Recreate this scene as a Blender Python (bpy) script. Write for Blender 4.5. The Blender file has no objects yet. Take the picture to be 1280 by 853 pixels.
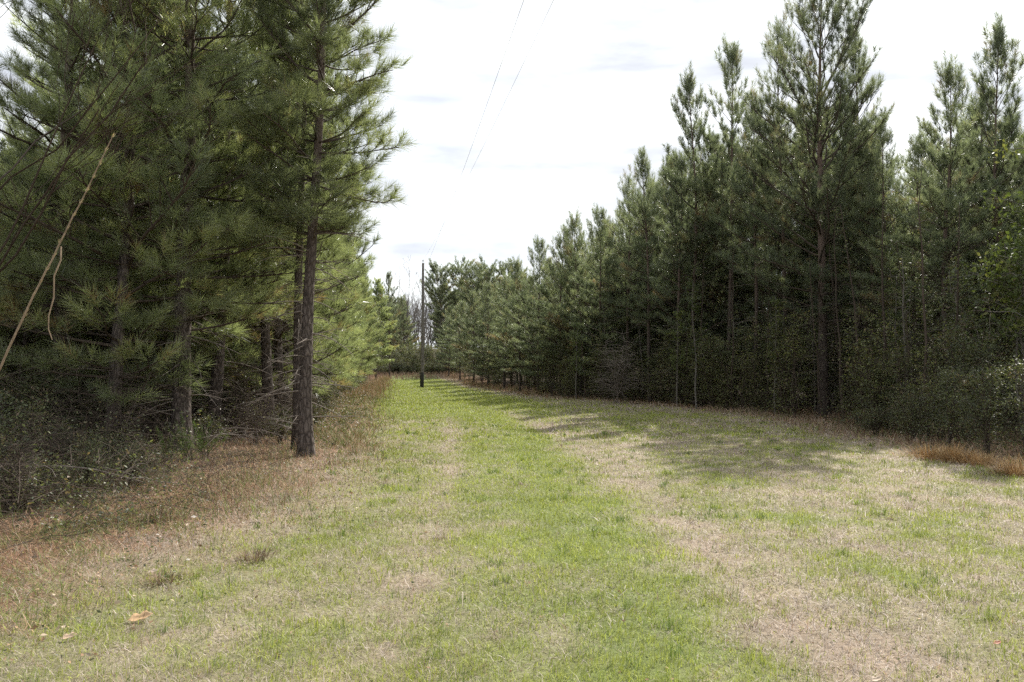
import bpy, math, random
import numpy as np
from mathutils import Vector

R = math.radians
S = bpy.context.scene
C = S.collection
F_PX = 1033.0          # focal length in photo pixels
HOR = 458.0            # horizon row
EYE = 1.6
TAU = 2 * math.pi

# ------------------------------------------------------------------ helpers
def hash2(ix, iy, seed):
    h = (ix.astype(np.int64) * 374761393 + iy.astype(np.int64) * 668265263 + seed * 974711) & 0x7fffffff
    h = ((h ^ (h >> 13)) * 1274126177) & 0x7fffffff
    return ((h ^ (h >> 16)) & 0xffff) / 65535.0

def vnoise(x, y, seed=0):
    x = np.asarray(x, float); y = np.asarray(y, float)
    ix = np.floor(x); iy = np.floor(y); fx = x - ix; fy = y - iy
    fx = fx * fx * (3 - 2 * fx); fy = fy * fy * (3 - 2 * fy)
    a = hash2(ix, iy, seed); b = hash2(ix + 1, iy, seed)
    c = hash2(ix, iy + 1, seed); d = hash2(ix + 1, iy + 1, seed)
    return (a * (1 - fx) + b * fx) * (1 - fy) + (c * (1 - fx) + d * fx) * fy

def fbm(x, y, seed=0, octv=4, gain=0.5):
    s = 0; a = 1; n = 0
    for k in range(octv):
        s = s + a * vnoise(np.asarray(x) * 2 ** k + 17.3 * k, np.asarray(y) * 2 ** k - 9.1 * k, seed + k); n += a; a *= gain
    return s / n

def sstep(a, b, x):
    t = np.clip((np.asarray(x, float) - a) / (b - a), 0, 1)
    return t * t * (3 - 2 * t)

def ground_z(x, y):
    x = np.asarray(x, float); y = np.asarray(y, float)
    z = 1.0 * sstep(58, 115, y) + 5.5 * sstep(105, 230, y)
    z = z + 0.05 * (fbm(x * .35, y * .35, 5, 2) - .5) + 0.10 * (fbm(x * .09 + 3, y * .09, 8, 2) - .5) * sstep(3, 12, y)
    # slight wheel ruts
    z = z - 0.025 * np.exp(-((x - trk_l(y)) / .28) ** 2) - 0.03 * np.exp(-((x - trk_r(y)) / .3) ** 2)
    # ground lifts a little inside the woods
    z = z + 0.12 * sstep(0.0, 3.0, x - edge_r(y)) + 0.10 * sstep(0.0, 3.0, edge_l(y) - x)
    return z

def trk_l(y): return np.interp(y, [0, 8, 12, 20, 27, 40, 60, 80, 120], [-.7, -.75, -.85, -1.4, -2.07, -4.2, -7.4, -10.5, -17])
def trk_r(y): return np.interp(y, [0, 8, 12, 20, 27, 40, 60, 80, 120], [1.78, 1.72, 1.55, 1.0, .2, -2.0, -5.3, -8.5, -15])
def edge_l(y): return np.interp(y, [0, 6, 8.6, 14.75, 20, 39, 75, 95, 130], [-4.2, -3.9, -3.0, -3.4, -4.3, -7.4, -12.2, -14.5, -16])
def edge_r(y): return np.interp(y, [0, 8, 14, 19, 26, 31, 37, 42, 52, 64, 90, 130], [9.5, 9.2, 8.6, 8.5, 8.8, 7.6, 5.6, 2.6, .1, -2.4, -6.6, -9])

def at(px, D): return ((px - 640.0) / F_PX * D, D)

def make_mesh(name, V, faces, mat=None, col=None, var=None, smooth=False):
    V = np.asarray(V, np.float32)
    me = bpy.data.meshes.new(name)
    me.vertices.add(len(V)); me.vertices.foreach_set('co', V.ravel())
    idx = []; starts = []; tot = []; off = 0
    for f in faces:
        f = np.asarray(f, np.int32)
        if len(f) == 0: continue
        n, k = f.shape
        idx.append(f.ravel()); starts.append(off + np.arange(n) * k); tot.append(np.full(n, k)); off += n * k
    idx = np.concatenate(idx); starts = np.concatenate(starts).astype(np.int32); tot = np.concatenate(tot).astype(np.int32)
    me.loops.add(len(idx)); me.loops.foreach_set('vertex_index', idx)
    me.polygons.add(len(starts)); me.polygons.foreach_set('loop_start', starts); me.polygons.foreach_set('loop_total', tot)
    if smooth: me.polygons.foreach_set('use_smooth', np.ones(len(starts), bool))
    me.update(calc_edges=True)
    if col is not None:
        a = me.attributes.new('Col', 'FLOAT_COLOR', 'POINT')
        c4 = np.ones((len(V), 4), np.float32); c4[:, :3] = col
        a.data.foreach_set('color', c4.ravel())
    if var is not None:
        a = me.attributes.new('var', 'FLOAT', 'POINT'); a.data.foreach_set('value', np.asarray(var, np.float32))
    if mat: me.materials.append(mat)
    return me

class Geo:
    """collects vertex blocks and faces"""
    def __init__(s): s.V = []; s.F3 = []; s.F4 = []; s.n = 0; s.A = []
    def add(s, V, F3=None, F4=None, a=None):
        V = np.asarray(V, float).reshape(-1, 3)
        if F3 is not None: s.F3.append(np.asarray(F3) + s.n)
        if F4 is not None: s.F4.append(np.asarray(F4) + s.n)
        s.V.append(V); s.n += len(V)
        if a is not None: s.A.append(np.asarray(a, float))
    def mesh(s, name, mat, smooth=False, kind=None):
        V = np.concatenate(s.V); fs = []
        if s.F3: fs.append(np.concatenate(s.F3))
        if s.F4: fs.append(np.concatenate(s.F4))
        kw = {}
        if kind == 'col': kw['col'] = np.concatenate(s.A)
        if kind == 'var': kw['var'] = np.concatenate(s.A)
        return make_mesh(name, V, fs, mat, smooth=smooth, **kw)

def norm(v): return v / np.maximum(np.linalg.norm(v, axis=-1, keepdims=True), 1e-9)

def tubes(G, P, Rr, sides=4, a=None):
    """P (N,K,3) polylines, Rr (N,K) radii"""
    P = np.asarray(P, float); Rr = np.asarray(Rr, float)
    if P.ndim == 2: P = P[None]; Rr = Rr[None]
    N, K, _ = P.shape
    T = np.empty_like(P)
    T[:, 1:-1] = P[:, 2:] - P[:, :-2]; T[:, 0] = P[:, 1] - P[:, 0]; T[:, -1] = P[:, -1] - P[:, -2]
    T = norm(T)
    ref = np.where(np.abs(T[..., 2:3]) > .9, np.array([1., 0, 0]), np.array([0, 0, 1.]))
    ref = ref[:, :1].repeat(K, 1)
    U = norm(np.cross(T, ref)); W = np.cross(T, U)
    ang = np.arange(sides) / sides * TAU
    V = P[:, :, None] + Rr[:, :, None, None] * (np.cos(ang)[None, None, :, None] * U[:, :, None] + np.sin(ang)[None, None, :, None] * W[:, :, None])
    base = (np.arange(N) * K * sides)[:, None, None] + (np.arange(K - 1) * sides)[None, :, None]
    j = np.arange(sides)[None, None]; j2 = (np.arange(sides) + 1)[None, None] % sides
    F = np.stack([base + j, base + j2, base + sides + j2, base + sides + j], -1).reshape(-1, 4)
    aa = None
    if a is not None: aa = np.repeat(np.broadcast_to(np.asarray(a, float), (N,)), K * sides)
    G.add(V.reshape(-1, 3), F4=F, a=aa)

# ------------------------------------------------------------------ materials
def new_mat(name):
    m = bpy.data.materials.new(name); m.use_nodes = True
    nt = m.node_tree; nt.nodes.clear()
    return m, nt, nt.nodes, nt.links

def N(nt, t, **k):
    n = nt.nodes.new(t)
    for a, b in k.items(): setattr(n, a, b)
    return n

def ramp(nt, stops):
    r = N(nt, 'ShaderNodeValToRGB'); e = r.color_ramp.elements
    while len(e) < len(stops): e.new(0.5)
    for i, (p, c) in enumerate(stops): e[i].position = p; e[i].color = (*c, 1)
    return r

def leaf_mat(name, stops, rough=.5, trans=.3, spec=.4, tint=.25, tcol=(1.15, 1.2, .6)):
    m, nt, nd, L = new_mat(name)
    at_ = N(nt, 'ShaderNodeAttribute', attribute_name='var')
    r = ramp(nt, stops); L.new(at_.outputs['Fac'], r.inputs[0])
    oi = N(nt, 'ShaderNodeObjectInfo')
    hs = N(nt, 'ShaderNodeHueSaturation')
    mp = N(nt, 'ShaderNodeMapRange'); mp.inputs[3].default_value = 1 - tint; mp.inputs[4].default_value = 1 + tint
    L.new(oi.outputs['Random'], mp.inputs[0]); L.new(mp.outputs[0], hs.inputs['Value']); L.new(r.outputs[0], hs.inputs['Color'])
    p = N(nt, 'ShaderNodeBsdfPrincipled'); p.inputs['Roughness'].default_value = rough
    p.inputs['Specular IOR Level'].default_value = spec
    L.new(hs.outputs[0], p.inputs['Base Color'])
    tr = N(nt, 'ShaderNodeBsdfTranslucent')
    mx = N(nt, 'ShaderNodeMixRGB', blend_type='MULTIPLY'); mx.inputs[0].default_value = 1; mx.inputs[2].default_value = (*tcol, 1)
    L.new(hs.outputs[0], mx.inputs[1]); L.new(mx.outputs[0], tr.inputs[0])
    ms = N(nt, 'ShaderNodeMixShader'); ms.inputs[0].default_value = trans
    L.new(p.outputs[0], ms.inputs[1]); L.new(tr.outputs[0], ms.inputs[2])
    o = N(nt, 'ShaderNodeOutputMaterial'); L.new(ms.outputs[0], o.inputs[0])
    return m

def bark_mat(name, c0, c1, c2, scale=1.0, bump=.6, upper=None):
    m, nt, nd, L = new_mat(name)
    tc = N(nt, 'ShaderNodeTexCoord'); mp = N(nt, 'ShaderNodeMapping')
    mp.inputs['Scale'].default_value = (1, 1, .35); L.new(tc.outputs['Object'], mp.inputs[0])
    vo = N(nt, 'ShaderNodeTexVoronoi', feature='DISTANCE_TO_EDGE'); vo.inputs['Scale'].default_value = 16 * scale
    nz = N(nt, 'ShaderNodeTexNoise'); nz.inputs['Scale'].default_value = 9 * scale; nz.inputs['Detail'].default_value = 6
    ad = N(nt, 'ShaderNodeMixRGB', blend_type='ADD'); ad.inputs[0].default_value = .12
    L.new(mp.outputs[0], nz.inputs['Vector']); L.new(mp.outputs[0], ad.inputs[1]); L.new(nz.outputs['Color'], ad.inputs[2])
    L.new(ad.outputs[0], vo.inputs['Vector'])
    r1 = ramp(nt, [(0, c0), (.12, c1), (.6, c2)]); L.new(vo.outputs['Distance'], r1.inputs[0])
    mm = N(nt, 'ShaderNodeMixRGB', blend_type='OVERLAY'); mm.inputs[0].default_value = .55
    L.new(r1.outputs[0], mm.inputs[1]); L.new(nz.outputs['Fac'], mm.inputs[2])
    colout = mm.outputs[0]
    if upper:
        sp = N(nt, 'ShaderNodeSeparateXYZ'); L.new(tc.outputs['Object'], sp.inputs[0])
        mr = N(nt, 'ShaderNodeMapRange'); mr.inputs[1].default_value = 2.5; mr.inputs[2].default_value = 7.0
        L.new(sp.outputs['Z'], mr.inputs[0])
        up = N(nt, 'ShaderNodeMixRGB'); up.inputs[2].default_value = (*upper, 1)
        ml = N(nt, 'ShaderNodeMath', operation='MULTIPLY'); ml.inputs[1].default_value = .75
        L.new(mr.outputs[0], ml.inputs[0]); L.new(ml.outputs[0], up.inputs[0]); L.new(colout, up.inputs[1]); colout = up.outputs[0]
    p = N(nt, 'ShaderNodeBsdfPrincipled'); p.inputs['Roughness'].default_value = .9; p.inputs['Specular IOR Level'].default_value = .15
    L.new(colout, p.inputs['Base Color'])
    bp = N(nt, 'ShaderNodeBump'); bp.inputs['Strength'].default_value = bump; bp.inputs['Distance'].default_value = .03
    L.new(vo.outputs['Distance'], bp.inputs['Height']); L.new(bp.outputs[0], p.inputs['Normal'])
    o = N(nt, 'ShaderNodeOutputMaterial'); L.new(p.outputs[0], o.inputs[0])
    return m

def col_mat(name, rough=.8, trans=.0, spec=.2, noise=.25):
    """base colour from the per-blade colour attribute"""
    m, nt, nd, L = new_mat(name)
    a = N(nt, 'ShaderNodeAttribute', attribute_name='Col')
    p = N(nt, 'ShaderNodeBsdfPrincipled'); p.inputs['Roughness'].default_value = rough; p.inputs['Specular IOR Level'].default_value = spec
    L.new(a.outputs['Color'], p.inputs['Base Color'])
    o = N(nt, 'ShaderNodeOutputMaterial')
    if trans:
        tr = N(nt, 'ShaderNodeBsdfTranslucent'); L.new(a.outputs['Color'], tr.inputs[0])
        ms = N(nt, 'ShaderNodeMixShader'); ms.inputs[0].default_value = trans
        L.new(p.outputs[0], ms.inputs[1]); L.new(tr.outputs[0], ms.inputs[2]); L.new(ms.outputs[0], o.inputs[0])
    else: L.new(p.outputs[0], o.inputs[0])
    return m

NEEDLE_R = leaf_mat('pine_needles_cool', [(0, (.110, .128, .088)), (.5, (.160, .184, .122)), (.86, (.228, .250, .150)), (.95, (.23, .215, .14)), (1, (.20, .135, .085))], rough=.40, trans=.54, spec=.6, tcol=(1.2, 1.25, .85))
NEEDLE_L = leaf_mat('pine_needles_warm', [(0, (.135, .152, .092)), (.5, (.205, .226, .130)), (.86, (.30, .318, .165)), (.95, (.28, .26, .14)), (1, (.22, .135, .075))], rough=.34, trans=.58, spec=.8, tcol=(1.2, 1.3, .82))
LEAF_D = leaf_mat('broad_leaves_dark', [(0, (.065, .072, .046)), (.40, (.11, .128, .068)), (.70, (.18, .195, .09)), (.80, (.15, .11, .075)), (1, (.23, .17, .115))], rough=.52, trans=.38, spec=.42)
LEAF_M = leaf_mat('broad_leaves_olive', [(0, (.10, .11, .055)), (.5, (.155, .17, .075)), (.75, (.22, .225, .10)), (.85, (.19, .14, .09)), (1, (.26, .20, .13))], rough=.5, trans=.45, spec=.4)
LEAF_Y = leaf_mat('broad_leaves_yellow', [(0, (.07, .095, .032)), (.6, (.115, .14, .045)), (1, (.19, .19, .07))], rough=.55, trans=.4, spec=.3)
BARK = bark_mat('pine_bark', (.035, .028, .024), (.095, .077, .066), (.19, .16, .14), upper=(.15, .112, .092), bump=1.0)
BARK_F = bark_mat('pine_bark_fine', (.035, .028, .024), (.085, .068, .058), (.15, .122, .104), scale=1.5, upper=(.17, .12, .095))
TWIG = bark_mat('twig_bark', (.05, .038, .03), (.085, .066, .052), (.13, .10, .082), scale=3, bump=.2)
TWIG_G = bark_mat('dead_twig_bark', (.12, .10, .085), (.20, .17, .145), (.28, .245, .21), scale=3, bump=.2)
GREYBARK = bark_mat('grey_bark', (.10, .09, .08), (.17, .155, .135), (.24, .22, .195), scale=2, bump=.3)
GRASS = col_mat('grass_blades', rough=.6, trans=.3, spec=.3)
STRAW = col_mat('dry_litter', rough=.8, trans=.15, spec=.2)

# ------------------------------------------------------------------ tagging / linking
def tag(o, label, cat, group=None, kind=None):
    if label: o['label'] = label
    if cat: o['category'] = cat
    if group: o['group'] = group
    if kind: o['kind'] = kind
    return o

def place(parts, name, label, cat, loc, rot=0, scale=(1, 1, 1), group=None, tilt=(0, 0)):
    """parts: list of (part_name, mesh). Each thing = an Empty at its base with its parts as children."""
    e = bpy.data.objects.new(name, None); C.objects.link(e)
    e.empty_display_size = .3
    e.location = loc; e.rotation_euler = (tilt[0], tilt[1], rot); e.scale = scale
    tag(e, label, cat, group)
    for pn, me in parts:
        o = bpy.data.objects.new(pn, me); C.objects.link(o); o.parent = e
    return e

# ------------------------------------------------------------------ pine generator
def add_needles(G, B, D, Ln, var, n, nl, nw, spread, rng):
    M = len(B)
    B = np.repeat(B, n, 0); D = np.repeat(D, n, 0); Ln = np.repeat(Ln, n); v = np.repeat(var, n)
    t = rng.random(M * n) ** .7
    rnd = norm(rng.normal(size=(M * n, 3)))
    rad = norm(rnd - (rnd * D).sum(1, keepdims=True) * D)
    k = (spread * (1.15 - .75 * t) * rng.uniform(.6, 1.3, M * n))[:, None]
    d = norm(D + rad * k)
    ln = nl * rng.uniform(.7, 1.15, M * n)
    p0 = B + D * (Ln * t)[:, None]
    p1 = p0 + d * ln[:, None]; p1[:, 2] -= .12 * ln
    w = norm(np.cross(d, rng.normal(size=(M * n, 3)))) * (nw * .5)
    V = np.stack([p0 - w, p0 + w, p1], 1).reshape(-1, 3)
    F = np.arange(M * n * 3).reshape(-1, 3)
    vv = np.clip(v + rng.normal(0, .07, M * n), 0, 1)
    G.add(V, F3=F, a=np.repeat(vv, 3))

def rot_about(v, axis, ang):
    axis = axis / np.linalg.norm(axis)
    return v * math.cos(ang) + np.cross(axis, v) * math.sin(ang) + axis * np.dot(axis, v) * (1 - math.cos(ang))

def pine(seed, H, r0, zb, Lmax, el0, el1, gap=.5, nb=(3, 5), dens=1.0, nn=50, nl=.19, nw=.006, spread=.9, upb=.35,
         dead=14, deadz=.5, mats=None, sides=10, prof=None, sway=.12, drop=0.0, brown=.03):
    rng = np.random.default_rng(seed)
    needle, bark, twig = mats
    # trunk
    K = 40
    tt = np.linspace(0, 1, K)
    ph = rng.uniform(0, TAU, 4)
    sx = sway * (np.sin(tt * 3 + ph[0]) - np.sin(ph[0]) + .4 * (np.sin(tt * 8 + ph[1]) - np.sin(ph[1])))
    sy = sway * (np.sin(tt * 3.4 + ph[2]) - np.sin(ph[2]) + .4 * (np.sin(tt * 7 + ph[3]) - np.sin(ph[3])))
    P = np.stack([sx, sy, tt * H], 1)
    P[0, 2] = -.15
    rr = r0 * ((1 - tt) ** .85 * .93 + .035) * (1 + .6 * np.exp(-tt * H / .25))
    rr[-1] = .006
    gt = Geo(); tubes(gt, P, rr, sides)
    V = gt.V[0]
    j = (fbm(V[:, 2] * 6 + V[:, 0] * 30, V[:, 1] * 30 + V[:, 2] * 2, seed, 3) - .5)
    cx = np.interp(V[:, 2], P[:, 2], P[:, 0]); cy = np.interp(V[:, 2], P[:, 2], P[:, 1])
    V[:, 0] += (V[:, 0] - cx) * j * .35; V[:, 1] += (V[:, 1] - cy) * j * .35
    def tp(z): return np.array([np.interp(z, P[:, 2], sx), np.interp(z, P[:, 2], sy), z])
    def tr(z): return float(np.interp(z, P[:, 2], rr))
    if prof is None: prof = ([0, .2, .5, .8, 1], [.7, 1, .82, .48, .16])
    br6, br6r, s4, s4r = [], [], [], []
    SB, SD, SL, SV = [], [], [], []
    up = np.array([0, 0, 1.])
    def shoot(b, d, l, v):
        d = d + up * upb * rng.uniform(.5, 1.3); d = d / np.linalg.norm(d)
        SB.append(b); SD.append(d); SL.append(l); SV.append(v)
    z = zb; whorl = 0
    az0 = rng.uniform(0, TAU)
    while z < H - .25:
        t = (z - zb) / (H - zb)
        n = rng.integers(nb[0], nb[1] + 1)
        az0 += rng.uniform(.5, 1.2)
        for b in range(n):
            zz = z + rng.uniform(-.16, .16) * gap * 1.6
            zz = min(max(zz, zb * .8), H - .2)
            az = az0 + b * TAU / n + rng.normal(0, .25)
            L = Lmax * np.interp(t, *prof) * rng.uniform(.55, 1.18)
            el = el0 + (el1 - el0) * t + rng.normal(0, R(8))
            cv = rng.uniform(.04, .26)
            s = np.linspace(0, 1, 6)
            rad = np.array([math.cos(az), math.sin(az), 0]); lat = np.array([-math.sin(az), math.cos(az), 0])
            o = tp(zz)
            Q = o + rad * (L * math.cos(el) * s)[:, None] + up * (L * (math.sin(el) * s + cv * s * s - drop * s * (1 - s)))[:, None] \
                + lat * (L * .09 * rng.normal() * s * s)[:, None] + lat * (L * .03 * np.sin(s * 7 + rng.uniform(0, 6)))[:, None]
            br = min(tr(zz) * .42, .007 + .011 * L)
            br6.append(Q); br6r.append(br * (1 - .82 * s) + .002)
            tan = np.gradient(Q, axis=0); tan = norm(tan)
            vb = .12 + .68 * rng.random()
            if rng.random() < brown * (2.2 if t < .25 else .4): vb = 1.0
            topf = float(sstep(.45, .85, t)) * (1 if upb > .45 else .35)
            shoot(Q[-1], norm(tan[-1] + up * topf * .8), rng.uniform(.16, .32) * (1 + 1.1 * topf), min(vb + .15, 1))
            k = max(2, int((2.0 + L * 4.2) * dens * (1 - .3 * topf)))
            s_in = .30 if L > .9 else .2
            for i in range(k):
                si = s_in + (.97 - s_in) * (i + rng.uniform(.1, .9)) / k
                q = np.array([np.interp(si, s, Q[:, c]) for c in range(3)])
                tg = norm(np.array([np.interp(si, s, tan[:, c]) for c in range(3)]))
                ang = R(rng.uniform(28, 62)) * (1 if i % 2 else -1)
                d = rot_about(tg, up, ang); d = norm(d + up * rng.uniform(-.15, .35))
                l2 = max(.14, L * .42 * (1.12 - si) * rng.uniform(.6, 1.3))
                s3 = np.linspace(0, 1, 4)
                Q2 = q + d * (l2 * s3)[:, None] + up * (l2 * .18 * s3 * s3)[:, None]
                s4.append(Q2); s4r.append(br * .38 * (1 - .75 * s3) + .0012)
                d2 = norm(Q2[-1] - Q2[-2])
                v2 = min(1, max(0, vb + rng.normal(0, .12)))
                shoot(Q2[-1], norm(d2 + up * topf * .7), rng.uniform(.12, .28) * (1 + .9 * topf), min(1, v2 + .08))
                m = int(l2 * 4.5 * dens + rng.random())
                for _ in range(m):
                    u = rng.uniform(.3, .95)
                    b2 = Q2[0] + (Q2[-1] - Q2[0]) * u
                    d3 = norm(rot_about(d2, up, R(rng.uniform(25, 65)) * rng.choice([-1, 1])) + up * rng.uniform(-.2, .3))
                    shoot(b2, d3, rng.uniform(.08, .24), v2)
        z += gap * rng.uniform(.75, 1.25) * (1 if t < .75 else .8)
    # leader and candles at the top
    for i in range(8):
        az = rng.uniform(0, TAU); o = tp(H - rng.uniform(.0, .75))
        d = norm(np.array([math.cos(az) * .35, math.sin(az) * .35, 1.]))
        shoot(o, d, rng.uniform(.25, .55), .55)
    # dead lower limbs
    d6, d6r, d4, d4r = [], [], [], []
    tgt = (d6, d6r, d4, d4r) if dead >= 20 else (br6, br6r, s4, s4r)
    for i in range(dead):
        zz = rng.uniform(deadz, max(zb * 1.35, deadz + .6)); az = rng.uniform(0, TAU)
        L = rng.uniform(.35, 1.0) * min(Lmax, 1.6) * .8; s = np.linspace(0, 1, 6)
        rad = np.array([math.cos(az), math.sin(az), 0]); lat = np.array([-math.sin(az), math.cos(az), 0])
        Q = tp(zz) + rad * (L * s)[:, None] + up * (L * (rng.uniform(-.25, .3) * s - rng.uniform(.0, .45) * s * s))[:, None] + lat * (L * .2 * rng.normal() * s * s)[:, None]
        tgt[0].append(Q); tgt[1].append((.005 + .007 * L) * (1 - .8 * s) + .0015)
        for _ in range(rng.integers(1, 5)):
            u = rng.uniform(.3, .95); q = Q[0] + (Q[-1] - Q[0]) * u
            q = np.array([np.interp(u, s, Q[:, c]) for c in range(3)])
            d = norm(rad + lat * rng.normal(0, .9) + up * rng.normal(-.1, .4)); l2 = rng.uniform(.15, .5)
            s3 = np.linspace(0, 1, 4)
            tgt[2].append(q + d * (l2 * s3)[:, None] - up * (.15 * l2 * s3 ** 2)[:, None]); tgt[3].append(.004 * (1 - .7 * s3) + .001)
    gb = Geo()
    tubes(gb, np.array(br6), np.array(br6r), 5 if nn > 30 else 3)
    tubes(gb, np.array(s4), np.array(s4r), 3)
    extra = []
    if d6:
        gd = Geo(); tubes(gd, np.array(d6), np.array(d6r), 4); tubes(gd, np.array(d4), np.array(d4r), 3)
        extra = [('dead_limbs', gd.mesh('pine_dead_limbs', TWIG_G, True))]
    gc = Geo()
    add_needles(gc, np.array(SB), np.array(SD), np.array(SL), np.array(SV), nn, nl, nw, spread, rng)
    return [('trunk', gt.mesh('pine_trunk', bark, True)), ('branches', gb.mesh('pine_branches', twig, True)), ('crown', gc.mesh('pine_crown', needle, kind='var'))] + extra

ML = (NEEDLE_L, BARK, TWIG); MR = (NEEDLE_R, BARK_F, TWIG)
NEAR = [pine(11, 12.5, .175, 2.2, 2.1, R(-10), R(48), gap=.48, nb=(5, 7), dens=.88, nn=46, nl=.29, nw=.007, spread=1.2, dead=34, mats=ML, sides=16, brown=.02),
        pine(12, 12.0, .125, 4.0, 1.5, R(-2), R(55), gap=.42, nb=(5, 7), dens=1.15, nn=50, nl=.28, nw=.007, spread=1.2, dead=60, mats=ML, sides=16, brown=.02),
        pine(13, 12.8, .15, 2.8, 1.9, R(-6), R(52), gap=.50, nb=(4, 6), dens=.88, nn=44, nl=.28, nw=.007, spread=1.2, dead=50, mats=ML, sides=14, brown=.03)]
EDGE = [pine(21 + i, 10.0, .115, .7 + .2 * i, 2.0, R(0), R(55), gap=.44, nb=(4, 6), dens=.95, nn=44, nl=.26, nw=.0095, spread=1.15, dead=8, deadz=.3, mats=ML, sides=8, brown=.02) for i in range(3)]
RIGHT = [pine(31 + i, 12.0, .10, 3.2 + .6 * i, 1.65, R(8), R(62), gap=.50, nb=(4, 5), dens=.95, nn=44, nl=.23, nw=.0095, spread=1.1, upb=.55, dead=24, deadz=.6, mats=MR, sides=8) for i in range(4)]
OPEN = [pine(41 + i, 12.0, .09, 4.6, 1.8, R(24), R(66), gap=.52, nb=(3, 5), dens=1.0, nn=48, nl=.22, nw=.011, spread=1.1, upb=.75, dead=16, deadz=1., mats=MR, sides=8) for i in range(2)]
BIG = pine(51, 15.6, .165, 3.2, 2.9, R(20), R(62), gap=.56, nb=(3, 5), dens=.95, nn=54, nl=.23, nw=.0085, spread=1.1, upb=.7, dead=30, deadz=1., mats=MR, sides=12,
           prof=([0, .2, .5, .75, .9, 1], [.6, .85, 1, .85, .5, .22]), sway=.06)
RLOW = [pine(61 + i, 11.0, .10, 1.2 + .4 * i, 2.15, R(4), R(58), gap=.46, nb=(4, 6), dens=.95, nn=36, nl=.25, nw=.0135, spread=1.15, upb=.5, dead=8, mats=MR, sides=7) for i in range(3)]
FAR = [pine(71 + i, 12.0, .13, 3.4, 2.3, R(8), R(40), gap=.5, nb=(5, 6), dens=1.0, nn=30, nl=.26, nw=.022, spread=1.3, upb=.3, dead=4, mats=MR, sides=6,
            prof=([0, .25, .6, .85, 1], [.45, .8, 1, .9, .6]), drop=.1) for i in range(2)]
FARL = [pine(81 + i, 11.0, .12, 1.4, 2.0, R(2), R(55), gap=.5, nb=(5, 6), dens=1.0, nn=28, nl=.26, nw=.026, spread=1.2, upb=.4, dead=4, mats=ML, sides=6) for i in range(2)]
for grp in (NEAR, EDGE, RIGHT, OPEN, [BIG], RLOW, FAR, FARL): print([len(m[2][1].polygons) for m in grp])

rg = random.Random(7)
def put(tmpl, H0, x, y, H, label, group, rot=None, name='pine_tree', wid=1.0, cat='pine tree'):
    s = H / H0; w = s ** .6 * wid
    return place(tmpl, name, label, cat, (x, y, float(ground_z(x, y)) - .02), rg.uniform(0, TAU) if rot is None else rot, (w, w, s), group,
                 tilt=(rg.gauss(0, .012), rg.gauss(0, .012)))

def topH(ty, D): return (HOR - ty) / F_PX * D + EYE
# ---- left wood, front trees
G_L = 'pines of the left wood'
for (px, D, k, H, lab, rot, wid) in [
    (228, 14.75, 0, 12.5, 'thick dark trunked pine of the left wood with feathery green seedlings at its foot', 1.0, 1.0),
    (384, 14.75, 1, 12.0, 'straight pine at the corner of the left wood, bare lower trunk beside the orange straw', 2.0, 1.0),
    (373, 15.7, 1, 11.0, 'slim pine pressed close behind the corner trunk of the left wood', 4.0, .85),
    (267, 17.0, 2, 12.0, 'shaded pine just behind the thick trunk with the seedling at its foot', .4, .95),
    (338, 18.6, 2, 11.5, 'pine between the thick trunk and the corner trunk, fallen grey branches before it', 3.1, .95),
    (78, 15.0, 2, 12.0, 'dark leaning-branched pine behind the long pale stalk', 5.0, 1.0),
    (140, 17.8, 0, 12.5, 'pine hidden in shade between the pale stalk and the thick trunk', 2.2, 1.0),
    (-75, 12.6, 2, 6.0, 'shorter pine cut off by the left edge of the picture behind the pale stalk', 4.4, .9)]:
    x, y = at(px, D)
    put(NEAR[k], (12.5, 12.0, 12.8)[k], x, y, H, lab, G_L, rot, wid=wid)
# ---- left edge row going away
ordn = ['first', 'second', 'third', 'fourth', 'fifth', 'sixth', 'seventh', 'eighth', 'ninth', 'tenth', 'eleventh', 'twelfth', 'thirteenth', 'fourteenth', 'fifteenth']
row = [(21.2, 12.3), (23.6, 12.0), (26, 11.2), (29, 10.5), (32.2, 9.2), (35.5, 9.4), (39, 8.8), (43, 8.8), (47.5, 8.6), (52.5, 9.0), (58, 8.6), (64, 9.0), (71, 8.8)]
for i, (D, H) in enumerate(row):
    x = float(edge_l(D)) - 1.25 + rg.uniform(-.3, .3)
    if D < 22: x -= .3
    put(EDGE[i % 3], 10.0, x, D, H * rg.uniform(.96, 1.05), 'low branched sunlit pine, %s along the left wood edge beyond the corner trunk' % ordn[i], 'edge pines along the left side of the track', wid=.95)
# ---- left wood interior (nothing tells these apart)
for D in np.arange(10.5, 72, 3.0):
    for r_ in range(5):
        x = float(edge_l(D)) - 4.0 - 2.5 * r_ + rg.uniform(-.7, .7); y = D + rg.uniform(-.9, .9)
        if D < 13 and r_ < 1: continue
        if D > 45 and r_ > 2: continue
        if (x / y * F_PX + 640) < -330: continue
        hh = rg.uniform(8.4, 10.5) if D > 20 else rg.uniform(9, 12)
        if (x / y * F_PX + 640) < 40: hh = max(3.5, min(hh, topH(rg.uniform(170, 215), y)))
        put((EDGE if (D < 26) else FARL)[rg.randrange(2)], 10.0 if D < 26 else 11.0, x, y, hh, 'pine standing deep among others inside the shaded left wood', 'interior pines of the left wood')

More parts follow.
